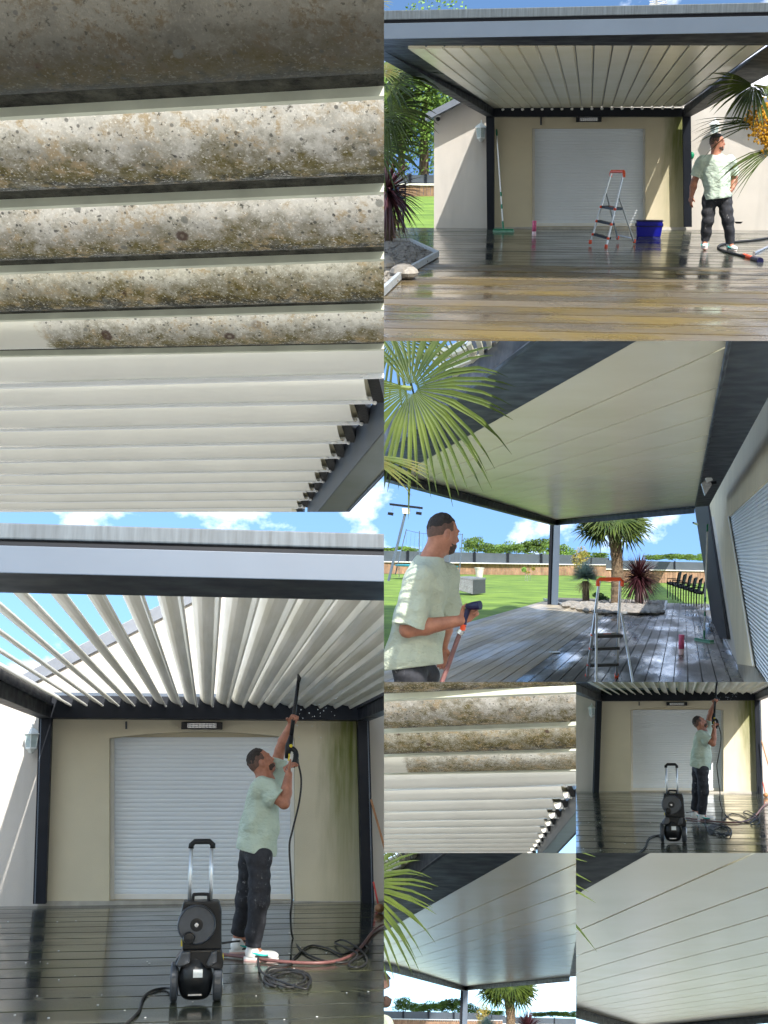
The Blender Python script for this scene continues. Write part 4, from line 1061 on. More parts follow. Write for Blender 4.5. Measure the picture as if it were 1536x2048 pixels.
    for x0, x1 in ((485, 568), (950, 1082)):
        yc = 1650 if x0 < 600 else 1675; c = L((x0 + x1) / 2, yc, 0.10); r_ = (1870 - yc) * k
        wd = 0.05 if x0 < 600 else 0.062
        wh = MB().lathe(c - V((wd / 2, 0, 0)), [(r_ * 0.62, 0), (r_ * 0.93, 0.002), (r_, 0.012), (r_, wd - 0.012), (r_ * 0.93, wd - 0.002), (r_ * 0.62, wd)], axis=(1, 0, 0), n=28).build(S, 'wheel', 'grey_plastic', w)
        MB().lathe(c - V((wd * 0.45, 0, 0)), [(r_ * 0.60, 0), (r_ * 0.60, wd * 0.9)], axis=(1, 0, 0), n=24).build(S, 'rim', 'black_plastic', wh)
        MB().lathe(c + V((wd * 0.5, 0, 0)), [(r_ * 0.70, 0), (r_ * 0.66, 0.004), (r_ * 0.58, 0.001)], axis=(1, 0, 0), n=24).build(S, 'rim_ring', 'lamp_metal', wh)
    for x, y in ((598, 1232), (1068, 1392)): MB().box(tuple(L(x - 10, y + 28, 0.05)), tuple(L(x + 10, y - 28, 0.16))).build(S, 'yellow_trim', 'yellow_plastic', w)
    # man
    bx, by = 1010, 1790
    base = S.on_z(bx, by, -ez); u = S.m(bx, 1500, base.y); J = lambda x, y, d=0.0: ((x - bx) * u, d, (by - y) * u)
    jt = dict(head=J(1026, 1024, 0.0), face=(0.86, 0.12, 0.52), hup=(-0.52, 0, 0.85), neck=J(1046, 1096, 0.0), pelvis=J(1016, 1345, 0.03),
              shR=J(1030, 1122, -0.15), elR=J(1118, 1186, -0.22), wrR=J(1136, 1072, -0.16), haR=J(1140, 1022, -0.10), thumbR=(0, 0.6, 1), curlR=(1, 0.2, 0.2), gripR=1.0,
              shL=J(1078, 1092, 0.16), elL=J(1108, 972, 0.14), wrL=J(1148, 872, 0.05), haL=J(1160, 835, 0.0), thumbL=(-1, 0, 0.3), curlL=(0.2, -1, 0), gripL=0.9,
              hipR=J(1026, 1392, -0.08), knR=J(1030, 1565, -0.10), anR=J(1010, 1745, -0.06), toeR=J(1094, 1790, -0.10),
              hipL=J(1000, 1390, 0.11), knL=J(985, 1560, 0.24), anL=J(956, 1722, 0.40), toeL=((1035 - bx) * u, 0.46, 0.0), sleeve=0.72, slr=0.088, hemt=(0.1, 0, 0))
    make_person(S, 'spraying', base, jt, "man in mint t-shirt spraying the louvers overhead")
    # lance
    W = lambda x, y, d=0.0: base + V(J(x, y, d))
    g = thing(S, 'spray_lance', "long black spray lance with trigger gun held overhead", 'spray lance', W(1140, 1000, -0.06))
    MB().tube([W(1187, 582, 0.0), W(1186, 600, 0.0), W(1178, 680, 0.0), W(1174, 700, 0)], [0.021, 0.022, 0.020, 0.014], 10).build(S, 'nozzle', 'black_plastic', g, smooth=True)
    MB().tube([W(1175, 690, 0.0), W(1162, 800, -0.01), W(1146, 930, -0.04)], [0.016, 0.017, 0.019], 10).build(S, 'lance_tube', 'black_plastic', g, smooth=True)
    MB().tube([W(1148, 915, -0.035), W(1138, 960, -0.05), W(1130, 1008, -0.06)], [0.020, 0.034, 0.018], 10).build(S, 'gun_body', 'black_plastic', g, smooth=True)
    MB().tube(spline([W(1142, 962, -0.05), W(1165, 980, -0.06), W(1166, 1010, -0.08), W(1153, 1042, -0.09)], 4), [0.022] * 6 + [0.024] * 7, 8).build(S, 'grip', 'black_plastic', g, smooth=True)
    MB().tube([W(1136, 978, -0.06), W(1140, 1000, -0.08), W(1136, 1018, -0.08)], 0.008, 6).build(S, 'trigger', 'yellow_plastic', g)
    MB().ball(W(1146, 958, -0.085), 0.015, 8, 6).build(S, 'lock_knob', 'yellow_plastic', g, smooth=True)
    MB().tube([W(1160, 985, -0.06), W(1176, 1018, -0.06)], [0.012, 0.011], 8).build(S, 'hose_coupling', 'black_plastic', g)
    # hoses and cable
    fl = lambda x, y, r=0.012: S.on_z(x, y, -ez + r)
    pts = [W(1174, 1014, -0.06), W(1190, 1090, -0.08), W(1183, 1180, -0.1), W(1158, 1290, -0.1), W(1146, 1350, -0.1), W(1152, 1450, -0.1), W(1160, 1560, -0.1), W(1156, 1625, -0.06), fl(1170, 1700), fl(1205, 1752), fl(1280, 1790), fl(1370, 1802), fl(1440, 1780), fl(1470, 1745), fl(1440, 1728), fl(1375, 1770), fl(1310, 1745), fl(1240, 1735), fl(1180, 1780), fl(1155, 1812), fl(1085, 1822), fl(1060, 1850), fl(1085, 1890)]
    for a in range(0, 40):
        q = a * 0.45; rr_ = 62 + 22 * math.sin(a * 0.37); pts.append(fl(1148 + math.cos(q + 2.2) * (rr_ + 14), 1872 + math.sin(q + 2.2) * rr_ * 0.52, 0.012 + 0.004 * (a % 4)))
    pts += [fl(1060, 1850, 0.03), fl(1035, 1812), fl(1032, 1760, 0.05), fl(1020, 1722, 0.12), fl(960, 1716, 0.10), fl(885, 1725, 0.2)]
    tag(MB().tube(spline(pts, 5), 0.0085, 7).build(S, 'pressure_hose', 'black_rubber', None, smooth=True), S, "thin black hose hanging from the gun and coiled below", 'hose')
    pts = [fl(1580, 1630, 0.02), fl(1500, 1672, 0.02), fl(1440, 1745, 0.02), fl(1380, 1785, 0.02), fl(1290, 1803, 0.02), fl(1150, 1800, 0.02), fl(1020, 1785, 0.02), fl(880, 1768, 0.02)]
    tag(MB().tube(spline(pts, 6), 0.0135, 8).build(S, 'garden_hose', 'hose_red', None, smooth=True), S, "reddish brown garden hose lying across the deck behind the washer", 'hose')
    pts = [fl(1340, 1720, 0.02), fl(1370, 1712, 0.03), fl(1420, 1735, 0.05), fl(1455, 1765, 0.03), fl(1468, 1800, 0.02), fl(1430, 1822, 0.02), fl(1395, 1810, 0.02), fl(1430, 1770, 0.04), fl(1390, 1745, 0.05), fl(1340, 1725, 0.02)]
    tag(MB().tube(spline(pts, 6), 0.008, 7).build(S, 'cable_loop', 'black_rubber', None, smooth=True), S, "tangled loop of black cable beside the red hose", 'cable')
    pts = [fl(690, 1905, 0.03), fl(660, 1905), fl(610, 1915), fl(575, 1940), fl(560, 1985), fl(545, 2010), fl(500, 2050), fl(430, 2100)]
    tag(MB().tube(spline(pts, 6), 0.0095, 7).build(S, 'power_cable', 'black_rubber', None, smooth=True), S, "black power cable curving away from the pressure washer", 'cable')
    rr = random.Random(77); m = MB()
    for _ in range(40):
        p = fl(rr.uniform(20, 1500), rr.uniform(1600, 2030), 0.004); q = rr.uniform(0.002, 0.007); a = rr.uniform(0, 3)
        m.ball(p, (q * 1.5, q * 2.5, 0.003), 6, 3)
    m.build(S, 'washed_off_debris', 'cloth_white', None, kind='stuff')
    m = MB()
    for _ in range(34):
        p = W(rr.gauss(1262, 60), rr.gauss(815, 45), rr.uniform(-0.3, 0.3)); m.ball(p, rr.uniform(0.002, 0.006), 5, 3)
    m.build(S, 'water_spray_droplets', 'bottle_white', None, kind='stuff')
    # tools leaning on the far right wall
    b = thing(S, 'broom', "wooden-handled broom leaning on the white wall past the post", 'broom', S.on_z(1522, 1600, -ez))
    MB().tube([S.on_y(1484, 1150, dpst - 0.1), S.on_y(1560, 1420, dpst - 0.3)], 0.014, 7).build(S, 'handle', 'wood_handle', b)
    b2 = thing(S, 'squeegee', "small red-handled scraper with amber head at the post foot", 'scraper', S.on_z(1515, 1598, -ez))
    MB().tube([S.on_y(1494, 1480, dpst - 0.15), S.on_y(1512, 1565, dpst - 0.25)], 0.011, 7).build(S, 'handle', 'red_plastic', b2)
    MB().ball(S.on_z(1518, 1585, -ez + 0.05), (0.055, 0.06, 0.05), 10, 7).build(S, 'head', 'wood_handle', b2, smooth=True)

# ------------------------------------------------------------------ front view (upper right field)
def build_front(S):
    K = S.k; D = lambda m: m * K
    dw = D(5.15e-3); ez = -S.on_y(824, 916, dw).z; dp = dw - 0.28
    c0 = S.on_y(818, 910, dw)
    xa, xb = S.on_y(1135, 600, dw).x, S.on_y(1200, 600, dw).x
    algae_wall('wall_algae_front', xa - c0.x, xb - c0.x + 0.1, 0.3, 1.6, (0.64, 0.57, 0.41))
    wl_ = [(200, 925), (200, 470), (168, 462), (470, 325), (820, 165), (1180, 325), (1440, 352), (1760, 470), (1760, 925)]
    t = house_wall(S, dw, [[(200, 930), (200, 468), (290, 400), (820, 140), (1440, 368), (1760, 500), (1760, 930)]], (436, 462, 1204, 922), (592, 514, 1046, 906), 0, 0.2,
                   "white-gabled house with cream bay and closed pale shutter", 'wall_algae_front', 36, sill=(420, 908, 1210, 925))
    vb = MB()
    for a, b in (((165, 455), (820, 118)), ((1430, 350), (1760, 490))):
        p, q = S.on_y(*a, dw - 0.35), S.on_y(*b, dw - 0.35); vb.prism([p, q, q - V((0, 0, 0.13)), p - V((0, 0, 0.13))], (0, 0.5, 0))
    vb.build(S, 'verge_board', 'fascia_grey', t)
    p = S.on_y(628, 470, dw - 0.01); q = S.on_y(628, 500, dw - 0.01); MB().tube([p, q], 0.02, 6).build(S, 'cable_duct', 'grey_plastic', t)
    sc = thing(S, 'security_camera', "small black dome camera under the gable edge", 'camera', S.on_y(216, 474, dw - 0.1))
    MB().ball(S.on_y(216, 476, dw - 0.1), 0.045, 10, 7).build(S, 'dome', 'black_plastic', sc, smooth=True); MB().lathe(S.on_y(216, 468, dw - 0.1), [(0.05, 0), (0.05, 0.03)], n=12).build(S, 'mount', 'white_plastic', sc)
    heater(S, 768, 467, 871, 489, dw - 0.01, "black infrared heater over the closed pale shutter")
    lantern(S, S.on_y(388, 530, dw - 0.16), 0.52, "white wall lantern on the sunlit wall near the broom")
    lantern(S, S.on_y(1322, 515, dw - 0.16), 0.45, "white wall lantern above the standing man's head")
    an = thing(S, 'antenna', "small rooftop antenna poking above the front beam", 'antenna', S.on_y(1095, 60, dw))
    MB().tube([S.on_y(1090, 200, dw), S.on_y(1090, -20, dw)], 0.02, 6).build(S, 'mast', 'lamp_metal', an)
    for y in (2, 10, 16): MB().tube([S.on_y(1062, y + 4, dw), S.on_y(1132, y - 4, dw)], 0.012, 5).build(S, 'rod', 'lamp_metal', an)
    # deck: lighter brown boards in front, dark wet boards behind
    x0, x1 = S.on_y(-30, 915, dw).x, S.on_y(2300, 915, dw).x
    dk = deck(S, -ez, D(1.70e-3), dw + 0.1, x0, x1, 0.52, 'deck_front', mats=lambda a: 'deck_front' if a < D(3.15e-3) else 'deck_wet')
    # pergola with closed louvers
    pg = thing(S, 'pergola', "anthracite pergola with closed white louvers before the house", 'pergola', S.on_z(425, 918, -ez))
    for (a, b, c, d, yb) in ((408, 440, 412, 440, 921), (1195, 1228, 1200, 1232, 908)):
        MB().prism([S.on_y(a, 462, dp), S.on_y(b, 462, dp), S.on_y(d, yb, dp), S.on_y(c, yb, dp)], (0, 0.16, 0)).build(S, 'post', 'anthracite', pg, bevel=0.006)
    df = D(2.72e-3); dfo = D(2.50e-3)
    bk = lambda x, y: S.on_y(x, y, dp - 0.1); fr = lambda x, y: S.on_y(x, y, df)
    MB().prism([bk(436, 466), bk(1200, 466), bk(1200, 432), bk(436, 425)], (0, 0.37, 0)).build(S, 'back_beam', 'anthracite', pg)
    # side beams (underside + inner face), running from the front beam to the wall
    for (ou, inn, it, fo, fi, ft) in (((408, 466), (440, 466), (440, 430), (-100, 187), (-30, 186), (98, 184)), ((1228, 466), (1196, 466), (1196, 430), (1760, 180), (1690, 178), (1545, 176))):
        q = [S.on_y(*ou, dp), S.on_y(*inn, dp), S.on_y(*it, dp), S.on_y(*ou, dp) + V((0, 0, 0.36))]
        g = [fr(*fo), fr(*fi), fr(*ft), fr(*fo) + V((0, 0, 0.36))]
        MB().loft([q, g]).build(S, 'side_beam', 'anthracite', pg)
    xL, xR = S.on_y(-60, 150, dfo).x, S.on_y(2000, 150, dfo).x
    zt = [S.on_y(824, y, dfo).z for y in (142, 78, 64, 26)]
    MB().prism([V((xL, dfo + 0.01, zt[0])), V((xR, dfo + 0.01, zt[0])), fr(2300, 181), fr(-400, 184)], (0, 0, 0.22)).build(S, 'front_beam', 'anthracite', pg)
    MB().box((xL, dfo - 0.01, zt[0]), (xR, dfo + 0.008, zt[1])).build(S, 'front_fascia', 'anthracite_face', pg, bevel=0.003)
    MB().box((xL, dfo, zt[1] + 0.001), (xR, dfo + 0.3, zt[2])).build(S, 'shadow_gap', 'anthracite', pg)
    MB().box((xL, dfo - 0.02, zt[2] + 0.001), (xR, dfo + 0.35, zt[3])).build(S, 'gutter_cap', 'gutter_grey', pg, bevel=0.006)
    n = 19; xb0, xb1 = S.on_y(440, 428, dp - 0.12).x, S.on_y(1196, 428, dp - 0.12).x
    za, zb = bk(820, 430).z, fr(820, 184).z
    xf0, xf1 = fr(98, 184).x, fr(1545, 178).x
    FX = lambda x: xf0 + (xf1 - xf0) * (x - xb0) / (xb1 - xb0)
    for i in range(n):
        a = xb0 + (xb1 - xb0) * i / n; b = xb0 + (xb1 - xb0) * (i + 1) / n - 0.012
        pr = [(a, 0.0), (b - 0.02, 0.0), (b - 0.016, 0.012), (b, 0.014), (b, 0.05), (a, 0.05)]
        ra = [V((x, dp - 0.12, za + z)) for x, z in pr]; rb = [V((FX(x), df - 0.02, zb + z)) for x, z in pr]
        lv = MB().loft([ra, rb]).build(S, 'louver', 'louver_white', pg)
        js = [(b - 0.004, 0.016), (b + 0.018, 0.016), (b + 0.018, 0.06), (b - 0.004, 0.06)]
        MB().loft([[V((x + 0.002, dp - 0.12, za + z + 0.002)) for x, z in js], [V((FX(x + 0.002), df - 0.02, zb + z + 0.002)) for x, z in js]]).build(S, 'joint_strip', 'gutter_grey', lv)
        MB().ball((b + 0.004, dp - 0.24, za - 0.03), (0.030, 0.02, 0.024), 7, 5).build(S, 'pivot_pin', 'white_plastic', lv)
    # ladder
    def pt(x, y, d): return S.on_y(x, y, d)
    f = lambda x, y: S.on_z(x, y, -ez)
    fl_, frr, bl, br = f(825, 975), f(888, 992), f(935, 957), f(1001, 971)
    dF = (fl_.y + frr.y) / 2; dB = dF + 0.75
    fl_, frr = S.on_z(825, 975, -ez), S.on_z(888, 994, -ez); frr.y, fl_.y
    P = dict(foot_l=S.on_y(825, 975, dF), foot_r=S.on_y(888, 994, dF - 0.35), top_l=S.on_y(910, 690, dF + 0.45), top_r=S.on_y(958, 690, dF + 0.1), hinge_l=S.on_y(890, 775, dF + 0.35), hinge_r=S.on_y(940, 790, dF + 0.05),
             back_l=S.on_y(935, 957, dF + 1.0), back_r=S.on_y(1001, 971, dF + 0.5), deep=(0.06, 0.10, 0.0))
    ladder(S, P, (0.115, 0.30, 0.50), "aluminium step ladder with orange handle before the shutter", 0.1)
    # crate
    c = S.on_z(1058, 946, -ez); cr_ = thing(S, 'plastic_crate', "deep blue plastic crate with lid beside the ladder", 'crate', c)
    w_ = (S.on_y(1112, 940, c.y).x - S.on_y(1004, 940, c.y).x) / 2; h_ = S.on_y(1058, 880, c.y).z + ez
    def tub(z0, z1, s0, s1): return [[c + V((sx * w_ * s, sy * w_ * 0.72 * s, z)) for sx, sy in ((-1, -1), (1, -1), (1, 1), (-1, 1))] for z, s in ((z0, s0), (z1, s1))]
    MB().loft(tub(0, h_ * 0.60, 0.86, 0.95)).build(S, 'tub', 'blue_plastic', cr_, bevel=0.01)
    MB().loft(tub(h_ * 0.60, h_ * 0.66, 0.97, 0.97)).build(S, 'rim', 'blue_dark', cr_, bevel=0.004)
    MB().loft(tub(h_ * 0.66, h_ * 0.93, 0.93, 0.96)).build(S, 'upper_tub', 'blue_plastic', cr_, bevel=0.01)
    MB().loft(tub(h_ * 0.93, h_, 1.0, 0.99)).build(S, 'lid', 'blue_dark', cr_, bevel=0.006)
    for s_ in (-1, 1): MB().box(tuple(c + V((s_ * w_ * 0.98 - 0.012, -0.06, h_ * 0.62))), tuple(c + V((s_ * w_ * 0.98 + 0.012, 0.06, h_ * 0.80)))).build(S, 'handle', 'blue_dark', cr_)
    ft = S.on_z(478, 928, -ez); tp = S.on_y(450, 520, dw - 0.06)
    broom(S, tp, ft, (1, -0.05, 0), "green and white scrubbing broom leaning beside the shutter", head=0.19)
    pbt = S.on_z(600, 944, -ez); pbm = S.m(600, 920, pbt.y)
    bottle(S, pbt, 60 * pbm, 8.2 * pbm, "tall pink bottle standing on the wet deck before the shutter")
    # man
    bx, by = 1335, 1000; base = S.on_z(bx, by, -ez); u = S.m(bx, 800, base.y); J = lambda x, y, d=0.0: ((x - bx) * u, d, (by - y) * u)
    jt = dict(head=J(1301, 572, 0.0), face=(0.97, -0.22, 0.05), hup=(-0.08, 0, 1), neck=J(1300, 624, 0.0), pelvis=J(1318, 772, 0.0),
              shL=J(1244, 645, 0.02), elL=J(1222, 728, 0.05), wrL=J(1214, 782, 0.0), haL=J(1212, 812, -0.02), thumbL=(0.3, -1, 0), gripL=0.35, curlL=(0.6, 0.6, 0),
              shR=J(1358, 645, 0.0), elR=J(1384, 712, 0.12), wrR=J(1376, 752, 0.0), haR=J(1364, 772, -0.1), thumbR=(-0.3, -1, 0), gripR=0.6, curlR=(-1, 0.2, 0),
              hipL=J(1287, 795, 0.0), knL=J(1284, 882, -0.04), anL=J(1281, 966, 0.02), toeL=J(1276, 994, -0.22),
              hipR=J(1347, 795, 0.0), knR=J(1366, 882, -0.05), anR=J(1383, 974, 0.0), toeR=J(1402, 1002, -0.20), sleeve=0.72, slr=0.085)
    make_person(S, 'standing', base, jt, "man in mint t-shirt standing with head turned aside")
    # bits at the wall foot
    q = thing(S, 'cleaning_pole', "cleaning pole with green top leaning behind the standing man", 'pole', S.on_z(1236, 915, -ez))
    MB().tube([S.on_z(1236, 915, -ez), S.on_y(1231, 625, dw - 0.1)], 0.018, 7).build(S, 'pole', 'white_plastic', q); MB().ball(S.on_y(1231, 622, dw - 0.1), (0.05, 0.05, 0.07), 8, 6).build(S, 'pad', 'green_plastic', q)
    rg = MB()
    c = S.on_z(1180, 914, -ez); BB = Body(list(c - V((0.3, 0.3, 0.1))), list(c + V((0.3, 0.3, 0.3))), 0.012)
    BB.cone(c + V((-0.12, 0, 0.12)), c + V((0.12, 0, 0.04)), 0.06, 0.05, 0.03); BB.ell(c + V((0, 0, 0.04)), (0.15, 0.1, 0.06), None, 0.04); BB.wrinkle(0.02, (30, 30, 30), 2)
    o = BB.mesh(S, 'red_glove', 'red_rag', None, (0, 0, 0)); tag(o, S, "crumpled dark red glove by the post foot", 'glove')
    bottle(S, S.on_z(1247, 914, -ez), 0.34, 0.05, "white spray bottle standing by the post foot", mats=('bottle_white', 'bottle_white'))
    c = S.on_z(1226, 917, -ez); BB = Body(list(c - V((0.3, 0.3, 0.1))), list(c + V((0.3, 0.3, 0.3))), 0.012)
    BB.ell(c + V((-0.04, 0, 0.05)), (0.10, 0.08, 0.06), None, 0.03); BB.ell(c + V((0.08, 0.02, 0.03)), (0.08, 0.08, 0.04), None, 0.04); BB.wrinkle(0.02, (30, 30, 30), 4)
    tag(BB.mesh(S, 'cleaning_cloth', 'cloth_white', None, (0, 0, 0)), S, "bunched white cloth on the deck by the post", 'cloth')
    bk_ = thing(S, 'bucket', "low dark bucket with red cloth behind the standing man", 'bucket', S.on_z(1410, 920, -ez))
    c = S.on_z(1410, 918, -ez); MB().lathe(c, [(0.20, 0), (0.26, 0.16), (0.24, 0.16), (0.19, 0.02)], n=18).build(S, 'bowl', 'black_plastic', bk_); MB().ball(c + V((-0.08, 0, 0.2)), (0.09, 0.08, 0.10), 8, 6).build(S, 'cloth', 'red_rag', bk_); MB().ball(c + V((-0.05, 0, 0.32)), (0.07, 0.05, 0.05), 8, 6).build(S, 'sponge', 'teal_plastic', bk_)
    c = S.on_z(1545, 905, -ez); tag(MB().lathe(c, [(0.16, 0), (0.21, 0.34), (0.23, 0.34), (0.23, 0.38), (0.19, 0.38)], n=20).build(S, 'plant_pot', 'black_plastic', None), S, "black plant pot against the sunlit white wall", 'plant pot')
    fz = lambda x, y: S.on_z(x, y, -ez + 0.015)
    tag(MB().tube(spline([fz(1600, 940), fz(1480, 960), fz(1400, 968), fz(1345, 980), fz(1340, 995), fz(1390, 1012), fz(1455, 1028), fz(1500, 1042)], 6), 0.017, 7).build(S, 'pressure_hose', 'black_rubber', None, smooth=True), S, "black hose looping on the deck around the standing man's shoe", 'hose')
    gz = thing(S, 'spray_gun', "grey spray gun with blue and red tip lying on the deck", 'spray gun', fz(1480, 1035))
    MB().tube([fz(1440, 1022), fz(1475, 1034)], 0.03, 8).build(S, 'collar', 'orange_plastic', gz); MB().tube([fz(1475, 1034), fz(1505, 1044)], [0.035, 0.045], 8).build(S, 'tip', 'blue_dark', gz); MB().tube([fz(1480, 1012), fz(1560, 975)], 0.02, 8).build(S, 'tube', 'lamp_metal', gz)
    # left: gravel bed with edging, lawn, fence, trees
    zg = -ez + 0.012
    bed = [(-60, 1240), (-60, 975), (20, 972), (105, 974), (214, 1027), (70, 1110), (-60, 1235)]
    gv = MB().prism([S.on_z(x, y, zg) for x, y in bed[:-1]], (0, 0, 0.02)).build(S, 'gravel_bed', 'gravel', None, kind='structure')
    st = MB(); rr = random.Random(5); allow = [S.on_z(x, y, zg) for x, y in bed[:-1]]
    def inside(p, poly):
        c = False; j_ = len(poly) - 1
        for i in range(len(poly)):
            if (poly[i].y > p.y) != (poly[j_].y > p.y) and p.x < (poly[j_].x - poly[i].x) * (p.y - poly[i].y) / (poly[j_].y - poly[i].y) + poly[i].x: c = not c
            j_ = i
        return c
    for _ in range(3200):
        p = V((rr.uniform(min(q.x for q in allow), max(q.x for q in allow)), rr.uniform(min(q.y for q in allow), max(q.y for q in allow)), zg + 0.03))
        if inside(p, allow):
            s_ = rr.uniform(0.012, 0.03); st.ball(p, (s_ * rr.uniform(0.8, 1.5), s_ * rr.uniform(1, 2.2), s_ * 0.7), 6, 4)
    st.build(S, 'pebbles', 'stone_pale', gv, kind='stuff')
    eg = [(-60, 975), (20, 972), (105, 974), (214, 1027), (70, 1110), (-60, 1235)]
    ed = thing(S, 'bed_edging', "pale metal edging strip round the gravel bed", 'edging', S.on_z(105, 974, zg))
    for a, b in zip(eg, eg[1:]):
        p, q = S.on_z(*a, zg), S.on_z(*b, zg); w = (q - p).cross(V((0, 0, 1))).normalized() * 0.02
        MB().prism([p - w, q - w, q + w, p + w], (0, 0, 0.075)).build(S, 'strip', 'edging', ed)
    for x, y, s_ in ((12, 1062, 0.11), (78, 1088, 0.15), (98, 1090, 0.11), (6, 1040, 0.09)):
        o = MB().ball(S.on_z(x, y, zg + 0.06), (s_, s_ * 1.5, s_ * 0.6), 9, 6).build(S, 'boulder', 'stone_pale', None); tag(o, S, {12: "pale boulder at the gravel bed's outer edge", 78: "largest pale boulder at the gravel bed edging", 98: "pale boulder beside the largest one on the gravel", 6: "smallest pale boulder in the gravel bed"}[x], 'boulder')
    MB().prism([S.on_z(-200, 930, -ez - 0.1), S.on_z(230, 930, -ez - 0.1), S.on_z(230, 780, -ez - 0.02), S.on_z(-200, 780, -ez - 0.02)], (0, 0, -0.05)).build(S, 'lawn', 'grass', None, kind='structure')
    dF_ = S.on_z(100, 783, -ez).y
    rw = thing(S, 'garden_wall', "low brown clad garden wall beyond the sunlit corner", 'wall', S.on_y(140, 783, dF_))
    for i in range(12):
        x = 60 + i * 14; a, b = S.on_y(x, 786, dF_), S.on_y(x + 13, 742, dF_); MB().box((a.x, dF_, a.z - 0.05), (b.x, dF_ + 0.1, b.z)).build(S, 'board', 'wood_clad', rw)
    a, b = S.on_y(40, 742, dF_), S.on_y(230, 734, dF_); MB().box((a.x, dF_ - 0.05, a.z), (b.x, dF_ + 0.2, b.z)).build(S, 'coping', 'cap_white', rw)
    fe = thing(S, 'fence', "grey panel fence on the low wall beyond the lawn", 'fence', S.on_y(140, 735, dF_ + 0.3))
    for i in range(3):
        a, b = S.on_y(40 + i * 62, 736, dF_ + 0.25), S.on_y(100 + i * 62, 700, dF_ + 0.25); MB().box((a.x, dF_ + 0.25, a.z), (b.x, dF_ + 0.3, b.z)).build(S, 'panel', 'fence_grey', fe); MB().box((b.x, dF_ + 0.2, a.z), (b.x + 0.12, dF_ + 0.32, b.z + 0.05)).build(S, 'post', 'anthracite', fe)
    for x, y, H, W, lb in ((160, 720, 9.0, 7.0, "bright green tree behind the fence next to the sunlit corner"), (70, 720, 6.5, 8.0, "lower green tree behind the fence by the palm"), (10, 720, 6.0, 6.0, "green tree at the fence end behind the dark spiky plant")):
        tree(S, S.on_y(x, y, dF_ + 6), H, W, lb, random.Random(x), 'tree_leaf_near', 7000, 0.085)
    # dark spiky plant, chair legs, palm fronds
    dc = S.on_z(30, 975, -ez).y
    cp = thing(S, 'cordyline', "dark purple spiky cordyline at the deck edge", 'plant', S.on_y(25, 985, dc))
    MB().tube([S.on_y(20, 985, dc), S.on_y(15, 860, dc)], 0.09, 9).build(S, 'trunk', 'bark', cp)
    rosette(MB(), S.on_y(12, 765, dc), 0.72, 170, random.Random(2), -0.98, 0.95, 0.026, 0.30).build(S, 'foliage', 'cordyline', cp)
    m = MB(); rr = random.Random(21)
    for i in range(70):
        y = 830 + 130 * rr.random(); a = rr.uniform(0, 6.28); p = S.on_y(18, y, dc); d = V((math.cos(a), math.sin(a), -0.9)); m.add([p + V((0, 0, 0.01)), p - V((0, 0, 0.02)), p + d * rr.uniform(0.15, 0.3)], [[0, 1, 2]])
    m.build(S, 'dry_leaf_skirt', 'wood_clad', cp, kind='stuff')
    dch = dc + 0.6
    chx = thing(S, 'garden_chair', "black metal garden chair half hidden behind the dark spiky plant", 'chair', S.on_z(66, 930, -ez))
    for x in (44, 58, 78): MB().tube([S.on_y(x, 930 - (8 if x == 58 else 0), dch), S.on_y(x - 2, 838, dch)], 0.018, 6).build(S, 'leg', 'black_plastic', chx)
    a = S.on_y(40, 842, dch); sx = S.on_y(80, 842, dch).x - a.x
    MB().box((a.x, dch - 0.2, a.z - 0.025), (a.x + sx, dch + 0.2, a.z)).build(S, 'seat', 'black_plastic', chx, bevel=0.01)
    for k in range(4): MB().box((a.x + 0.02, dch + 0.2, a.z + 0.08 + k * 0.09), (a.x + sx - 0.02, dch + 0.215, a.z + 0.13 + k * 0.09)).build(S, 'backrest_slat', 'black_plastic', chx)
    for x in (a.x, a.x + sx - 0.02): MB().box((x, dch + 0.195, a.z - 0.02), (x + 0.02, dch + 0.22, a.z + 0.45)).build(S, 'backrest_upright', 'black_plastic', chx)
    rr = random.Random(11); dl = D(3.4e-3)
    pal = thing(S, 'fan_palm', "fan palm reaching in past the left beam over the lawn", 'palm tree', S.on_z(-120, 1010, -ez))
    top = S.on_y(-90, 430, dl)
    for (x, y, r_, nz, ux, uz, yel) in ((60, 330, 0.80, 0.5, 0.55, -0.35, 0), (20, 290, 0.62, 0.6, 0.2, 0.5, 1), (70, 445, 0.72, 0.15, 0.95, -0.30, 0), (30, 590, 0.74, 0.25, 0.9, -0.15, 0), (8, 20, 0.30, 0.5, 0.6, 0.3, 1), (-10, 480, 0.6, 0.4, 0.6, -0.7, 0)):
        hub = S.on_y(x - 55, y, dl)
        m = MB(); fan_leaf(m, hub, (-0.2, -1.0 + nz, nz + 0.35), (ux, 0.1, uz), r_, 30, R(210), 0.6, 0.45, rr)
        fo = m.build(S, 'frond', 'leaf_palm_yellow' if yel else 'leaf_palm', pal)
        MB().tube([top, hub.lerp(top, 0.4) + V((0, 0, 0.05)), hub], [0.03, 0.02, 0.014], 5).build(S, 'petiole', 'petiole', fo)
    rr = random.Random(12); dl = D(3.3e-3)
    pal = thing(S, 'fan_palm', "fan palm with yellow flower cluster reaching in beside the man", 'palm tree', S.on_z(1700, 1010, -ez))
    top = S.on_y(1660, 420, dl)
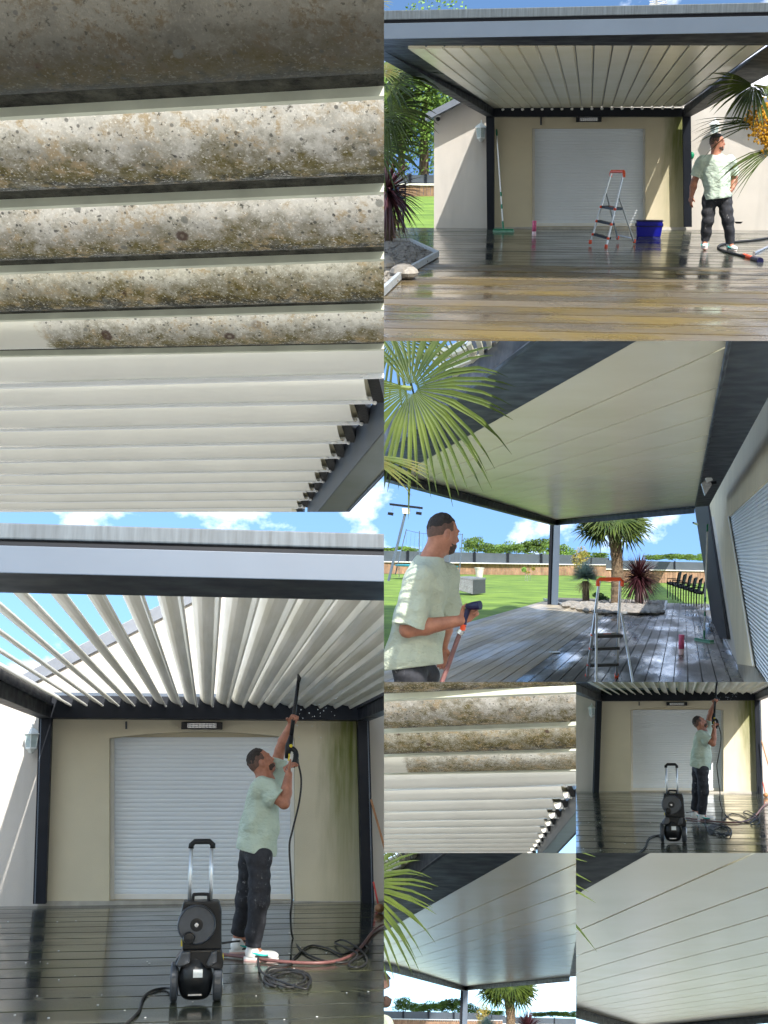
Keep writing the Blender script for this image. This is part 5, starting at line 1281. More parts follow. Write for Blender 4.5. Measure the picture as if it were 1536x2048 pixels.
    for (x, y, r_, nx, nz, ux, uz) in ((1480, 340, 0.60, 0, 0.35, -0.62, -0.78), (1552, 500, 0.98, 0.1, 0.5, -0.93, -0.33), (1570, 590, 0.80, 0.1, 0.3, -0.74, -0.67), (1530, 390, 0.40, 0, 0.5, 0.2, 0.9)):
        hub = S.on_y(x, y, dl)
        m = MB(); fan_leaf(m, hub, (nx, -1.0 + nz, nz + 0.2), (ux, 0.1, uz), r_, 24 if r_ < 0.7 else 14, R(34) if r_ > 0.7 else R(150), 0.7, 0.4, rr)
        fo = m.build(S, 'frond', 'leaf_palm', pal); MB().tube([top, hub.lerp(top, 0.4) + V((0, 0, 0.05)), hub], [0.03, 0.02, 0.014], 5).build(S, 'petiole', 'petiole', fo)
    m = MB(); rr = random.Random(14)
    for q in range(16):
        a0 = S.on_y(1560, 405 + q * 6, dl - 0.1); a1 = S.on_y(1445 + 8 * q * rr.uniform(0.6, 1.1), 470 + 10 * q + rr.uniform(-20, 20), dl - 0.12 + rr.uniform(-0.1, 0.1))
        for k_ in range(46):
            p = a0.lerp(a1, rr.random() ** 0.8) + V((rr.gauss(0, 0.035), rr.gauss(0, 0.035), rr.gauss(0, 0.035))); m.ball(p, 0.013 * rr.uniform(0.7, 1.4), 5, 3)
    m.build(S, 'flower_cluster', 'palm_flower', pal, kind='stuff')
# ------------------------------------------------------------------ view to the garden (middle right field and two small repeats)
def build_garden(S, part='full'):
    K = S.k; ez, rz = 1.52, 0.985
    fl = lambda x, y, dz=0.0: S.on_z(x, y, -ez + dz)
    ce = lambda x, y, dz=0.0: S.on_z(x, y, rz + dz)
    full = part == 'full'
    pg = thing(S, 'pergola', {"full": "anthracite pergola with closed pale ceiling louvers", "mid": "dark-framed pergola with closed pale ceiling louvers", "ceiling": "pale ceiling louvers of the pergola between dark beams"}[part], 'pergola', ce(690, 715))
    A, B, C, Dd = (690, 715), (1243, 660), (1434, -239), (72, 530)
    vp1 = (-457, 829); vp2 = (1199, 867)
    a3, b3, c3, d3 = ce(*A), ce(*B), ce(*C), ce(*Dd)
    n = 14
    # louvers: strips from the left beam (A-D) to the house beam (B-C), nearly even pitch in space
    for i in range(n):
        q0, q1 = i / n, (i + 1) / n
        e = 0.012 * (b3 - c3).normalized()
        l0, l1 = a3.lerp(d3, q0), a3.lerp(d3, q1); r0, r1 = b3.lerp(c3, q0), b3.lerp(c3, q1)
        gl = (l1 - l0) * 0.035; gr = (r1 - r0) * 0.035
        lv = MB().prism([l0 + gl, r0 + gr, r1, l1], (0, 0, 0.05)).build(S, 'louver', 'louver_white', pg)
        zz = V((0, 0, 0.0515))
        MB().prism([l0 - gl * 0.8 + zz, r0 - gr * 0.8 + zz, r0 + gr * 1.8 + zz, l0 + gl * 1.8 + zz], (0, 0, 0.02)).build(S, 'joint_strip', 'gutter_grey', lv)
    # far beam A-B
    def wallbeam(p, q, pz, z1, name, th, mat='anthracite'):
        """vertical-faced beam between two points: p,q at ceiling height, hanging down to pz"""
        d = (q - p); w = V((d.y, -d.x, 0)).normalized() * th
        return MB().prism([V((p.x, p.y, pz)), V((q.x, q.y, pz)), V((q.x, q.y, z1)), V((p.x, p.y, z1))], w).build(S, name, mat, pg)
    za = S.on_y(690, 737, a3.y).z; zb = S.on_y(1243, 688, b3.y).z
    ddir = (a3 - d3).normalized()
    for (p, q, zp, zq, nm, off) in ((a3, b3, za, zb, 'far_beam', ddir * 0.15), (d3 - (a3 - d3) * 0.4, a3, S.on_y(72, 566, d3.y).z, za, 'left_beam', V((-0.15, 0.05, 0)))):
        MB().prism([V((p.x, p.y, zp)), V((q.x, q.y, zq)), V((q.x, q.y, rz + 0.10)), V((p.x, p.y, rz + 0.10))], off).build(S, nm, 'anthracite', pg)
        hl = 0.012
        MB().tube([V((p.x, p.y, rz - 0.03)) - off * 0.06, V((q.x, q.y, rz - 0.03)) - off * 0.06], 0.012, 5).build(S, 'beam_bead', 'anthracite', pg)
    # near beam
    pts = [ce(20, 559, -0.02), ce(1010, 0, -0.02), ce(1500, -277, -0.02), ce(1200, -380, -0.02), ce(615, -8, -0.02), ce(-40, 475, -0.02)]
    MB().prism(pts, (0, 0, 0.3)).build(S, 'near_beam', 'anthracite', pg)
    MB().tube([ce(-30, 470, -0.03), ce(612, -8, -0.03), ce(1190, -385, -0.03)], [0.02, 0.014, 0.012], 6).build(S, 'beam_edge', 'anthracite', pg)
    # open blades beyond the near beam
    if part != 'ceiling':
        for i in range(9):
            x = 372 + i * 31; y = 142 - i * 19
            p = ce(x, y, 0.12); q = ce(x - 42 + i * 5, y - 120, 0.12); r_ = ce(x + 17, y - 10, 0.12); s_ = ce(x - 25 + i * 5, y - 130, 0.12)
            MB().prism([p, r_, s_, q], (0, 0, 0.02)).build(S, 'open_louver', 'louver_white', pg)
        for i in range(5):
            x = 168 + i * 26; y = 70 + i * 17
            MB().prism([ce(x, y, 0.12), ce(x + 150, y - 62, 0.12), ce(x + 152, y - 52, 0.12), ce(x + 3, y + 11, 0.12)], (0, 0, 0.02)).build(S, 'open_louver', 'louver_white', pg)
    # house beam along the wall
    pts = [ce(1243, 664, -0.03), ce(1300, 660, -0.03), ce(1540, 218, -0.03), ce(1760, -200, -0.03), ce(1470, -420, -0.03), ce(1386, -25, -0.03)]
    MB().prism(pts, (0, 0, 0.28)).build(S, 'house_beam', 'anthracite', pg)
    MB().tube([ce(1246, 662, -0.035), ce(1386, -25, -0.035), ce(1470, -420, -0.035)], 0.012, 6).build(S, 'beam_bead', 'anthracite', pg)
    if part == 'ceiling':
        terrace(S, 'deck_pool'); frond(S, 'full'); return
    # garden post
    pb = fl(682, 1056); d = pb.y
    pq = [S.on_y(680, 722, d), S.on_y(706, 722, d), S.on_y(696, 1057, d), S.on_y(669, 1055, d)]
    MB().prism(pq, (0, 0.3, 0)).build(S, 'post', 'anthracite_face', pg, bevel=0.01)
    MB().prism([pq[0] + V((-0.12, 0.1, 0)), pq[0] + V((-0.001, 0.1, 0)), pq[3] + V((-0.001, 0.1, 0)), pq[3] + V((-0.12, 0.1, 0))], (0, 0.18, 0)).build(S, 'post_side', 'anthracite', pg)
    # house wall on the plane through the wall foot
    w0 = fl(1440, 1364); wd = S.ray(*vp2).copy(); wd.z = 0; wd.normalize(); wn_ = wd.cross(V((0, 0, 1))).normalized()
    if wn_.x > 0: wn_ = -wn_                                    # faces the terrace
    W = lambda x, y, o=0.0: S.on_p(x, y, w0 - wn_ * o, wn_)
    if full:
        MB().prism([W(1238, 640, -0.06), W(1290, 625, -0.06), W(1372, 1192, -0.06), W(1322, 1190, -0.06)], wn_ * -0.05).build(S, 'house_post', 'post_black', pg)
        hs = thing(S, 'house', "cream house wall with white slatted shutter beside the terrace", 'house', w0)
        MB().prism([W(1288, 690), W(1300, 655), W(1560, 180), W(1900, -440), W(1900, 200), W(1560, 530), W(1380, 703), W(1322, 706)], -wn_ * 0.3).build(S, 'lintel', 'wall_cream', hs)
        MB().prism([W(1288, 690), W(1322, 706), W(1414, 1292), W(1440, 1364), W(1520, 1560), W(1425, 1325), W(1368, 1190)], -wn_ * 0.02).build(S, 'jamb', 'wall_white', hs)
        rc = 0.02
        MB().poly([W(1322, 706), W(1380, 702), W(1482, 1302), W(1414, 1292)]).build(S, 'reveal', 'wall_cream', hs)
        MB().prism([W(1414, 1292), W(1482, 1302), W(1560, 1420), W(1450, 1420)], (0, 0, -0.05)).build(S, 'threshold', 'concrete', hs)
        sh = MB().poly([W(1378, 700, 0.05), W(1560, 520, 0.05), W(1700, 400, 0.05), W(1700, 1700, 0.05), W(1482, 1302, 0.05)]).build(S, 'roller_shutter', 'shutter_white', hs)
        for k in range(46):
            y0 = 558 + k * 18.5
            def line(y, x):                                     # line through (1536,y) towards vp2
                return y + (vp2[1] - y) * (1536 - x) / (1536 - vp2[0])
            def leftx(y):                                       # where that line meets the left edge of the shutter
                for it in range(200):
                    x = 1378 + it * 0.55
                    if x >= 1378 + (line(y, x) - 700) * (104 / 602.0): return x
                return 1482
            xa, xb = leftx(y0), leftx(y0 + 18.5)
            pr = ((0.06, 0.028), (0.35, 0.010), (0.7, 0.006), (0.95, 0.024))
            ra, rb = [], []
            for q, o in pr:
                yy = y0 + 18.5 * q; xx = xa + (xb - xa) * q
                ra.append(W(xx + 2, line(yy, xx + 2), o + 0.012)); rb.append(W(1580, line(yy, 1580), o + 0.012))
            MB().loft([ra, rb], cap=False, closed=False).build(S, 'slat', 'shutter_white', sh)
        MB().tube([W(1380, 702, 0.012), W(1482, 1302, 0.012)], 0.022, 6).build(S, 'guide_rail', 'white_plastic', sh)
        fd = thing(S, 'floodlight', "small grey floodlight mounted under the dark house beam", 'floodlight', ce(1300, 570, -0.1))
        dd = ce(1300, 570, -0.1).y; g = lambda x, y, o=0: S.on_y(x, y, dd + o)
        MB().prism([g(1270, 570), g(1300, 548), g(1312, 575), g(1284, 618)], (0, 0.06, 0)).build(S, 'lamp_head', 'lamp_metal', fd); MB().prism([g(1285, 548, -0.01), g(1308, 542, -0.01), g(1316, 556, -0.01), g(1292, 566, -0.01)], (0, 0.05, 0)).build(S, 'sensor', 'white_plastic', fd); MB().tube([g(1305, 570, 0.04), g(1328, 565, 0.06)], 0.02, 6).build(S, 'bracket', 'black_plastic', fd)
        sp = thing(S, 'security_camera', "small white security camera beside the dark house post", 'camera', W(1244, 730, -0.2))
        MB().tube([S.on_y(1238, 728, W(1260, 730).y - 0.5), S.on_y(1254, 733, W(1260, 730).y - 0.4)], [0.05, 0.07], 10).build(S, 'camera_body', 'white_plastic', sp); MB().ball(S.on_y(1237, 727, W(1260, 730).y - 0.55), 0.045, 8, 6).build(S, 'lens', 'black_plastic', sp)
    terrace(S, 'deck_garden' if full else 'deck_pool')
    if full:
        # gravel bed
        bed = [(640, 1036), (700, 1030), (1130, 1040), (1118, 1088), (1010, 1094), (862, 1086), (720, 1058)]
        gv = MB().prism([fl(x, y, 0.02) for x, y in bed], (0, 0, 0.03)).build(S, 'gravel_bed', 'gravel', None, kind='structure')
        st = MB(); rr = random.Random(15)
        for _ in range(500):
            x, y = rr.uniform(720, 1110), rr.uniform(1042, 1086)
            if y > 1060 + (x - 720) * 0.2 and x < 860: continue
            s_ = rr.uniform(0.05, 0.11); st.ball(fl(x, y, 0.07), (s_ * 1.2, s_ * 2, s_ * 0.7), 5, 4)
        st.build(S, 'pebbles', 'stone_pale', gv, kind='stuff')
        ed = thing(S, 'bed_edging', "pale metal edging strip round the gravel palm bed", 'edging', fl(862, 1086))
        for a, b in zip(((640, 1036), (720, 1058), (862, 1086), (1010, 1094), (1118, 1088)), ((720, 1058), (862, 1086), (1010, 1094), (1118, 1088), (1130, 1045))):
            p, q = fl(*a, 0.02), fl(*b, 0.02); w = (q - p).cross(V((0, 0, 1))).normalized() * 0.03; MB().prism([p - w, q - w, q + w, p + w], (0, 0, 0.06)).build(S, 'strip', 'edging', ed)
    # lawn, field
    lw = [fl(x, y, -0.06) for x, y in ((-500, 1500), (-500, 905), (900, 925), (1400, 950), (1500, 1200), (652, 1300))]
    if full: MB().prism(lw, (0, 0, -0.05)).build(S, 'lawn', 'grass', None, kind='structure')
    # garden wall and fence (left run and right run)
    dfe = 5.6e-2 * 1.0
    def run(pxs, label_w, label_f, panel_n, tall):
        (x0, yb0, yc0, yt0), (x1, yb1, yc1, yt1) = pxs
        dA = fl(x0, yb0).y; dB = fl(x1, yb1).y
        P = lambda q, y0, y1: S.on_y(x0 + (x1 - x0) * q, y0 + (y1 - y0) * q, dA + (dB - dA) * q)
        gw = thing(S, 'garden_wall', label_w, 'wall', P(0.5, yb0, yb1))
        nb = int((x1 - x0) / 11)
        for i in range(nb):
            a, b = i / nb, (i + 0.93) / nb
            MB().prism([P(a, yb0 + 2, yb1 + 2), P(b, yb0 + 2, yb1 + 2), P(b, yc0, yc1), P(a, yc0, yc1)], (0, 0.2, 0)).build(S, 'board', 'wood_clad', gw)
        MB().prism([P(0, yc0, yc1) - V((0, .1, 0)), P(1, yc0, yc1) - V((0, .1, 0)), P(1, yc0 - 3.5, yc1 - 3.5) - V((0, .1, 0)), P(0, yc0 - 3.5, yc1 - 3.5) - V((0, .1, 0))], (0, 0.5, 0)).build(S, 'coping', 'cap_white', gw)
        fe = thing(S, 'fence', label_f, 'fence', P(0.5, yc0, yc1))
        for i in range(panel_n):
            a, b = i / panel_n, (i + 0.985) / panel_n
            MB().prism([P(a, yc0 - 4, yc1 - 4), P(b, yc0 - 4, yc1 - 4), P(b, yt0, yt1), P(a, yt0, yt1)], (0, 0.1, 0)).build(S, 'panel', 'fence_grey', fe)
            MB().prism([P(b, yc0 - 4, yc1 - 4), P(b + 0.012, yc0 - 4, yc1 - 4), P(b + 0.012, yt0 - 3, yt1 - 3), P(b, yt0 - 3, yt1 - 3)], (0, -0.1, 0)).build(S, 'post', 'anthracite', fe)
    run(((-40, 928, 884, 838), (760, 936, 896, 856)), "low wood-clad garden wall along the far lawn", "long grey panel fence behind the far lawn", 6, 1)
    run(((760, 936, 896, 862), (900, 940, 897, 868)), "short low garden wall behind the blue yucca", "grey fence section behind the fan palm", 2, 1)
    run(((888, 962, 914, 876), (1300, 968, 922, 886)), "reddish low garden wall behind the stacked chairs", "grey panel fence behind the stacked chairs", 3, 1)
    ff = fl(700, 905).y
    MB().prism([V((-120, ff * 1.02, -1.5)), V((140, ff * 1.02, -1.5)), V((900, 1500, 0.2)), V((-700, 1500, -30)), ], (0, 0, -0.2)).build(S, 'field', 'field', None, kind='structure')
    # trees
    rr = random.Random(31); dt = 420 / S.scale
    spots = [(338, 853, 52, 62), (372, 853, 60, 66), (415, 855, 42, 70), (452, 856, 38, 60), (490, 857, 46, 70), (530, 858, 40, 60), (572, 860, 52, 80), (622, 861, 58, 90), (668, 862, 50, 70), (716, 863, 44, 60), (748, 865, 26, 40), (20, 845, 18, 60), (75, 845, 20, 60), (110, 846, 16, 40),
             (1100, 877, 20, 50), (1140, 878, 24, 50), (1180, 878, 26, 56), (1220, 879, 26, 50), (1262, 880, 24, 50), (1060, 877, 22, 40), (800, 868, 22, 60), (860, 869, 18, 60)]
    for i, (x, y, h, w) in enumerate(spots):
        b = S.on_y(x, y, dt + rr.uniform(0, 40)); m = b.y / K
        near = [("between man and post" if x < 690 else "beside the garden post" if x < 770 else "beyond the stacked chairs" if x > 1000 else "behind the fan palm") if x > 200 else "behind the trampoline"][0]
        order = ["first", "second", "third", "fourth", "fifth", "sixth", "seventh", "eighth", "ninth", "tenth", "eleventh", "twelfth"]
        tree(S, b, h * m * 1.25, w * m * 1.25, "distant tree, %s of those %s" % (order[[s for s in spots if (s[0] < 200) == (x < 200) and (s[0] < 690) == (x < 690) and (s[0] < 770) == (x < 770) and (s[0] > 1000) == (x > 1000)].index(spots[i])], near), rr, 'tree_leaf', 1100, w * m * 0.05, group='distant trees')
    # planting: palm, yucca, cordyline, shrubs
    pb = fl(922, 1064); d = pb.y; m = d / K
    rr = random.Random(41); lv = []
    for i in range(20):
        a = -0.35 + i * (2 * math.pi / 20) * 1.0 + rr.uniform(-0.15, 0.15); el = rr.uniform(-0.35, 0.75)
        lv.append(((math.cos(a), math.sin(a) * 0.8, el), rr.uniform(0.6, 0.95) * 90 * m, rr.uniform(0.75, 1.05) * 112 * m))
    fan_palm(S, pb, S.on_y(916, 745, d), 22 * m, lv, "fan palm with shaggy trunk in the gravel bed", rr=rr, lean=V((0.10, 0, 0)))
    yb = fl(808, 1052); d = yb.y; m = d / K
    yu = thing(S, 'yucca', "blue-grey yucca with round head on a thick trunk", 'plant', yb)
    MB().tube([yb, S.on_y(806, 960, d)], [15 * m, 13 * m], 10).build(S, 'trunk', 'palm_trunk', yu)
    rosette(MB(), S.on_y(806, 945, d), 72 * m, 420, random.Random(4), -0.25, 1.0, 1.9 * m, 0.05).build(S, 'foliage', 'yucca_blue', yu)
    rosette(MB(), S.on_y(806, 962, d), 55 * m, 110, random.Random(5), -0.8, -0.1, 1.0 * m, 0.3).build(S, 'dry_foliage', 'yucca_dry', yu)
    cb = fl(1020, 1064); d = cb.y; m = d / K
    co = thing(S, 'cordyline', "dark purple cordyline bursting from the gravel bed", 'plant', cb)
    MB().tube([cb, S.on_y(1018, 970, d)], [15 * m, 18 * m], 9).build(S, 'trunk', 'bark', co)
    rosette(MB(), S.on_y(1020, 945, d), 112 * m, 380, random.Random(6), -0.9, 0.98, 2.4 * m, 0.22).build(S, 'foliage', 'cordyline', co)
    for (x, y, px, h, mat, lb, nm) in ((783, 935, 48, 110, 'shrub_orange', "orange-leaved shrub behind the blue yucca", 'orange_shrub'), (866, 1052, 40, 50, 'shrub_green', "small dark green shrub between yucca and palm", 'green_shrub')):
        b = fl(x, max(y, 960)) if y < 1000 else fl(x, y); d = b.y; m = d / K; b = S.on_y(x, y, d)
        sh = thing(S, nm, lb, 'shrub', b); rr = random.Random(x)
        MB().tube([b, b + V((0, 0, h * m * 0.5))], 2 * m, 6).build(S, 'stem', 'bark', sh)
        leaf_cloud(MB(), [(b + V((rr.uniform(-.4, .4) * px * m, rr.uniform(-.3, .3) * px * m, h * m * rr.uniform(0.25, 0.85))), (px * m * 0.5, px * m * 0.5, h * m * 0.22)) for _ in range(7)], 1300, 2.6 * m, rr).build(S, 'foliage', mat, sh, kind='stuff')
    frond(S, part)
    # man
    u = 1.525e-3; bx, by = 150, 1000; base = S.on_y(bx, by, u * K); J = lambda x, y, dd=0.0: ((x - bx) * u, dd, (by - y) * u)
    jt = dict(head=J(229, 768, 0.05), face=(0.84, 0.52, -0.12), hup=(-0.05, 0.05, 1), neck=J(180, 868, 0.04), pelvis=J(122, 1262, 0.0),
              shR=J(150, 945, -0.17), elR=J(112, 1148, -0.20), wrR=J(318, 1108, -0.16), haR=J(352, 1082, -0.14), thumbR=(0.1, 0.3, 1), curlR=(0.2, -1, 0.1), gripR=1.1,
              shL=J(225, 930, 0.22), elL=J(235, 1120, 0.30), wrL=J(215, 1240, 0.42), haL=J(215, 1295, 0.42), thumbL=(1, 0, 0), gripL=0.5,
              hipR=J(118, 1340, -0.09), knR=J(150, 1650, -0.1), anR=J(120, 1930, -0.1), toeR=J(220, 1985, -0.05), hipL=J(150, 1340, 0.1), knL=J(190, 1650, 0.15), anL=J(190, 1930, 0.15), toeL=J(290, 1985, 0.2), sleeve=0.93, slr=0.108, hemt=(-0.30, 0.0, 0.0))
    man = make_person(S, 'garden', base, jt, "man in sage t-shirt looking away with a hose nozzle" if full else "sliver of the man's face at the edge", 'shirt_sage')
    if not full:
        man['one_piece'] = 1
        return
    W2 = lambda x, y, dd=0.0: base + V(J(x, y, dd))
    nz = thing(S, 'hose_nozzle', "dark blue hose nozzle with orange collar in the man's fist", 'hose nozzle', W2(352, 1070, -0.16))
    MB().tube([W2(340, 1052, -0.17), W2(366, 1048, -0.19), W2(396, 1044, -0.21)], [0.016, 0.024, 0.027], 12).build(S, 'spray_head', 'blue_dark', nz, smooth=False)
    MB().tube([W2(342, 1045, -0.18), W2(380, 1038, -0.2)], 0.008, 6).build(S, 'lever', 'black_plastic', nz)
    MB().tube([W2(348, 1055, -0.16), W2(335, 1100, -0.16), W2(330, 1130, -0.16)], [0.017, 0.016, 0.016], 8).build(S, 'grip', 'blue_dark', nz)
    MB().tube([W2(331, 1122, -0.16), W2(325, 1145, -0.16)], 0.017, 8).build(S, 'collar', 'orange_plastic', nz)
    MB().tube([W2(324, 1146, -0.16), W2(314, 1160, -0.16)], 0.022, 8).build(S, 'coupling', 'lamp_metal', nz)
    tag(MB().tube(spline([W2(316, 1158, -0.16), W2(298, 1210, -0.17), W2(272, 1290, -0.18), W2(245, 1370, -0.2), W2(230, 1450, -0.2)], 5), 0.0145, 8).build(S, 'garden_hose', 'hose_red', None, smooth=True), S, "brown garden hose hanging from the nozzle in his fist", 'hose')
    # ladder
    P = {}
    dn = fl(832, 1340).y
    g = lambda x, y, dd: S.on_y(x, y, dd)
    d0 = fl(930, 1345).y; db = d0 - 1.2
    P = dict(foot_l=g(811, 1350, d0), foot_r=g(930, 1345, d0), top_l=g(862, 958, d0 - 0.5), top_r=g(946, 958, d0 - 0.5), hinge_l=g(850, 1090, d0 - 0.42), hinge_r=g(950, 1090, d0 - 0.42),
             back_l=g(848, 1420, db), back_r=g(1004, 1420, db), deep=(0.02, -0.19, 0.0))
    ladder(S, P, (0.13, 0.30, 0.44), "step ladder with orange top bar on the wet boards", 0.05, 0.017)
    bt = fl(1189, 1256); bm_ = S.m(1189, 1220, bt.y); bottle(S, bt, 84 * bm_, 11.5 * bm_, "pink bottle on the boards near the broom")
    ftb = fl(1280, 1205); broom(S, S.on_y(1294, 735, ftb.y + 0.3), ftb, (0.35, -1, 0), "green and white broom leaning on the dark house post", head=0.3)
    wp = fl(683, 1247); tag(MB().ball(wp + V((0, 0, 0.01)), (0.10, 0.16, 0.012), 10, 4).build(S, 'wet_leaf', 'bottle_white', None), S, "small pale scrap lying on the wet boards", 'scrap')
    # stacked chairs
    for i in range(6):
        x = 1140 + i * 21; yb = 1028 + i * 7
        b = fl(x + 10, yb + 6); d = b.y; m = d / K; ch = thing(S, 'garden_chair', "black metal garden chair, %s from the cordyline in the nested row" % ["first", "second", "third", "fourth", "fifth", "sixth"][i], 'chair', b, group='nested garden chairs')
        g = lambda xx, yy, o=0.0: S.on_y(xx, yy, d + o * m * 60)
        for (xx, o, h) in ((x - 6, 0, 0), (x + 26, 0.2, 8), (x + 4, 0.8, -6), (x + 36, 1.0, 0)):
            MB().tube([g(xx, yb + h, o), g(xx + 1, yb - 66 + h, o)], 2.1 * m, 6).build(S, 'leg', 'post_black', ch)
        MB().prism([g(x - 8, yb - 54), g(x + 28, yb - 48), g(x + 38, yb - 56, 1.0), g(x + 3, yb - 62, 1.0)], (0, 0, 5 * m)).build(S, 'seat', 'post_black', ch)
        MB().prism([g(x + 26, yb - 50, 0.1), g(x + 37, yb - 58, 1.0), g(x + 47, yb - 108 + 4 * (i % 2), 1.0), g(x + 36, yb - 100, 0.1)], (5 * m, 0, 0)).build(S, 'backrest', 'post_black', ch)
        MB().tube([g(x - 8, yb - 56), g(x - 7, yb - 78), g(x + 30, yb - 76)], 2.2 * m, 6).build(S, 'armrest', 'post_black', ch)
    # garden furniture
    b = fl(348, 1012); d = b.y; m = d / K; bx_ = thing(S, 'storage_box', "grey rattan storage box on the lawn", 'storage box', b)
    g = lambda xx, yy, o=0.0: S.on_y(xx, yy, d + o)
    ov = S.on_y(406, 948, d + 2.0) - g(356, 956); ov.z = 0
    MB().prism([g(290, 948), g(356, 956), g(356, 1013), g(291, 996)], ov).build(S, 'box_body', 'rattan_dark', bx_); MB().prism([g(289, 943), g(357, 951), g(357, 957), g(289, 949)], ov * 1.03).build(S, 'box_lid', 'rattan_grey', bx_)
    MB().prism([g(291, 950, -0.03), g(355, 958, -0.03), g(355, 1012, -0.03), g(292, 995, -0.03)], (0, 0.025, 0)).build(S, 'front_panel', 'rattan_grey', bx_)
    b = fl(381, 945); d = b.y; m = d / K; pp = thing(S, 'planter', "pale tapered planter behind the storage box", 'planter', b)
    MB().lathe(b, [(13 * m, 0), (17.5 * m, 34 * m), (19.5 * m, 34.5 * m), (19.5 * m, 39 * m), (16 * m, 39 * m)], n=16).build(S, 'pot', 'planter_pale', pp); MB().lathe(b, [(15.5 * m, 36 * m), (14 * m, 37 * m)], n=16).build(S, 'soil', 'bark', pp)
    b = fl(575, 960); d = b.y; m = d / K; ts = thing(S, 'garden_ornament', "small metal garden stand with green and red tops on the lawn", 'garden ornament', b)
    for x in (566, 574, 584): MB().tube([S.on_y(x, 960, d), S.on_y(x, 925, d)], 1.1 * m, 5).build(S, 'leg', 'lamp_metal', ts)
    leaf_cloud(MB(), [(S.on_y(560, 915, d), (9 * m, 9 * m, 10 * m))], 160, 3 * m, random.Random(3)).build(S, 'green_top', 'leaf_green_flower', ts, kind='stuff'); leaf_cloud(MB(), [(S.on_y(596, 912, d), (8 * m, 8 * m, 7 * m)), (S.on_y(575, 925, d), (10 * m, 9 * m, 5 * m))], 160, 3 * m, random.Random(4)).build(S, 'red_top', 'shrub_orange', ts, kind='stuff')
    # lamp mast
    b = fl(14, 1010); d = b.y; m = d / K; lp = thing(S, 'lamp_mast', "leaning dark mast with crossbar and two floodlights", 'lamp post', b)
    g = lambda x, y, o=0.0: S.on_y(x, y, d + o)
    MB().tube([g(18, 960), g(85, 690)], 5.5 * m, 8).build(S, 'mast', 'anthracite_face', lp); MB().prism([g(22, 648), g(154, 664), g(154, 673), g(22, 657)], (0, 8 * m, 0)).build(S, 'crossbar', 'anthracite', lp)
    MB().prism([g(72, 668, -0.1), g(102, 670, -0.1), g(100, 692, -0.1), g(74, 690, -0.1)], (0, 0.3, 0)).build(S, 'junction_box', 'planter_pale', lp)
    for x, y in ((28, 690), (141, 688)):
        fo = MB().prism([g(x - 12, y - 6), g(x + 10, y - 3), g(x + 8, y + 9), g(x - 14, y + 5)], (0, 6 * m, 0)).build(S, 'floodlight', 'black_plastic', lp); MB().tube([g(x + 2, y - 4, 0.2), g(x + 10 if x < 80 else x, y - 30, 0.2)], 0.9 * m, 5).build(S, 'floodlight_bracket', 'lamp_metal', fo)
    # trampoline
    b = fl(180, 950); d = b.y; m = d / K; tr = thing(S, 'trampoline', "round trampoline with safety net behind the man", 'trampoline', b)
    g = lambda x, y, o=0.0: S.on_y(x, y, d + o)
    tops = ((45, 905, 90, 752), (140, 900, 142, 760), (258, 940, 268, 765), (298, 940, 314, 770))
    for (x0, y0, x1, y1) in tops: MB().tube([g(x0, y0 + 30), g(x1, y1)], 2.2 * m, 6).build(S, 'net_pole', 'anthracite_face', tr)
    MB().tube([g(88, 756), g(140, 768), g(180, 772), g(268, 770), g(312, 774)], 0.8 * m, 5).build(S, 'net_rail', 'net', tr)
    for i in range(14):
        x = 92 + i * 16.5; MB().tube([g(x, 766), g(x - 10, 892)], 0.28 * m, 4).build(S, 'net_cord', 'net', tr)
    MB().lathe(g(170, 903), [(125 * m, 0), (128 * m, 3 * m), (128 * m, 6 * m), (108 * m, 8 * m), (104 * m, 5 * m)], n=32).build(S, 'pad_ring', 'teal_plastic', tr)
    for x in (60, 288): MB().tube([g(x, 905), g(x, 945)], 2 * m, 6).build(S, 'leg', 'lamp_metal', tr)

def terrace(S, mat='deck_garden'):
    ez = 1.52; vp2 = (1199, 867)
    fl = lambda x, y, dz=0.0: S.on_z(x, y, -ez + dz)
    # deck
    from_px = [(-400, 1440), (285, 1140), (652, 1036), (700, 1050), (1310, 1052), (1500, 1440)]
    if mat == 'deck_pool': from_px[0] = (-3800, 3000); from_px[-1] = (2260, 3000)
    out_ = [fl(*p) for p in from_px]
    def clip_poly(poly, a, nrm):
        r_ = []
        for i in range(len(poly)):
            p, q = poly[i], poly[(i + 1) % len(poly)]; dp_, dq = (p - a).dot(nrm), (q - a).dot(nrm)
            if dp_ >= 0: r_.append(p)
            if (dp_ < 0) != (dq < 0): r_.append(p.lerp(q, dp_ / (dp_ - dq)))
        return r_
    if True:
        dk = MB().prism([p - V((0, 0, 0.035)) for p in out_], (0, 0, -0.05)).build(S, 'deck', 'black_rubber', None, kind='structure')
        hull = [out_[i] for i in (0, 1, 2, 4, 5)]
        k0 = -26
        for k in range(k0, 27):
            xb = 1388 - 58 * (k + 26) + 58 * 2
            l, r_ = fl(xb - 54, 1364), fl(xb, 1364)
            far = S.ray(*vp2).copy(); far.z = 0; far.normalize()
            nrm = V((far.y, -far.x, 0))                          # to the right of the run of the boards
            if nrm.x < 0: nrm = -nrm
            pl = clip_poly(hull, l, nrm); pl = clip_poly(pl, r_, -nrm) if pl else pl
            if len(pl) >= 3 and (pl[0] - pl[1]).length > 1e-4:
                MB().prism([p + V((0, 0, rnd.uniform(-0.002, 0.002))) for p in pl], (0, 0, -0.03)).build(S, 'plank', 'deck_dry_sunlit' if (mat == 'deck_garden' and xb < 560) else mat, dk)  # boards on the left get the sunlit tone as colour

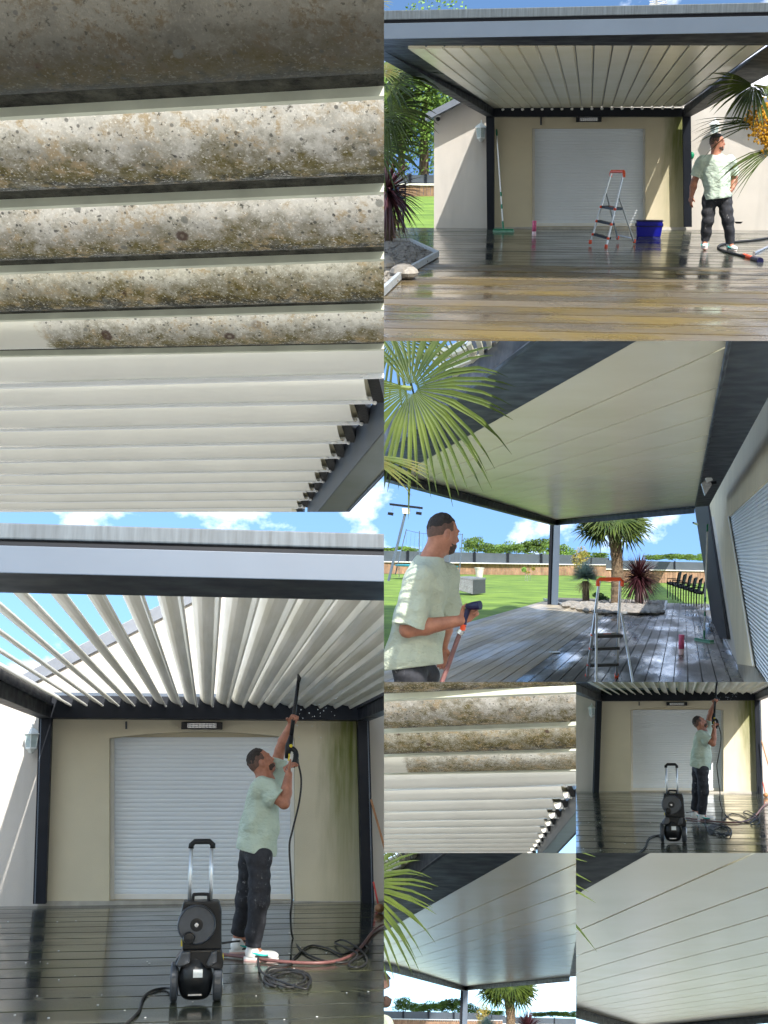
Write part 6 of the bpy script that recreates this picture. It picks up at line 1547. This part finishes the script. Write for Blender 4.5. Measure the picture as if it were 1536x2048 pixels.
def frond(S, part):
    """the near fan palm leaves hanging in at the upper left"""
    K = S.k; u = 1.25e-3; d = u * K; rr = random.Random(8)
    pal = thing(S, 'fan_palm', "fan palm leaf hanging in front of the dark beam", 'palm tree', S.on_y(-150, 400, d))
    hub = S.on_y(108, 190, d)
    m = MB(); n = V((0.1, -1.0, 0.25)); 
    fan_leaf(m, hub, n, (0.85, 0, -0.52), 440 * u, 54, R(330), 0.62, 0.42, rr, 0.42)
    fo = m.build(S, 'frond', 'leaf_palm', pal)
    MB().tube([S.on_y(-120, 165, d + 0.03), S.on_y(0, 178, d + 0.01), hub], [0.012, 0.011, 0.014], 6).build(S, 'petiole', 'petiole', fo)
    m = MB(); fan_leaf(m, S.on_y(40, -20, d + 0.25), (0, -1, 0.1), (0.3, 0, -0.9), 300 * u, 26, R(200), 0.5, 0.3, rr, 0.42); m.build(S, 'frond', 'leaf_palm', pal)
    m = MB(); fan_leaf(m, S.on_y(140, -180, d + 0.35), (0.1, -1, 0), (1.0, 0, -0.45), 330 * u, 20, R(130), 0.5, 0.3, rr, 0.42); m.build(S, 'frond', 'leaf_palm', pal)
    m = MB(); fan_leaf(m, S.on_y(-90, 455, d - 0.1), (0, -0.8, 0.6), (0.88, 0, -0.47), 290 * u, 10, R(30), 0.9, 0.25, rr, 0.5); m.build(S, 'withered_frond', 'leaf_palm_yellow', pal)

# ------------------------------------------------------------------ the eight fields
A1 = PSet((0, 0, 768, 1024), 1.0, (0, 0), (-1000, 2653.7), (1040, 2680), (1040, 2680), "in the large close-up", 0.5)
A5 = PSet((768, 1364, 1152, 1706), 0.5, (768, 1193), (-1000, 2653.7), (1040, 2680), (1040, 2680), "in the small close-up", 0.5)
D4 = PSet((0, 1024, 768, 2048), 1.0, (0, 1024), (530, 1080), (1130, 1080), (830, 1080), "in the large spraying view")
D6 = PSet((1152, 1364, 1536, 1706), 0.5, (1152, 1194), (530, 1080), (1130, 1080), (830, 1080), "in the small spraying view")
B2 = PSet((768, 0, 1536, 682), 1.0, (768, 0), (524, 685), (1124, 685), (824, 685), "in the front view")
C3 = PSet((768, 682, 1536, 1364), 1.0, (768, 682), (-457, 829), (1199, 867), (690, 855), "in the garden view")
C7 = PSet((768, 1706, 1152, 2048), 0.755, (670, 1703), (-457, 829), (1199, 867), (690, 855), "in the small garden view")
C8 = PSet((1152, 1706, 1536, 2048), 1.27, (846, 1600), (-457, 829), (1199, 867), (690, 855), "in the small ceiling view")
build_louver_closeup(A1); build_louver_closeup(A5)
build_spraying(D4); build_spraying(D6, True)
build_front(B2)
build_garden(C3, 'full'); build_garden(C7, 'mid'); build_garden(C8, 'ceiling')
clip_sets()
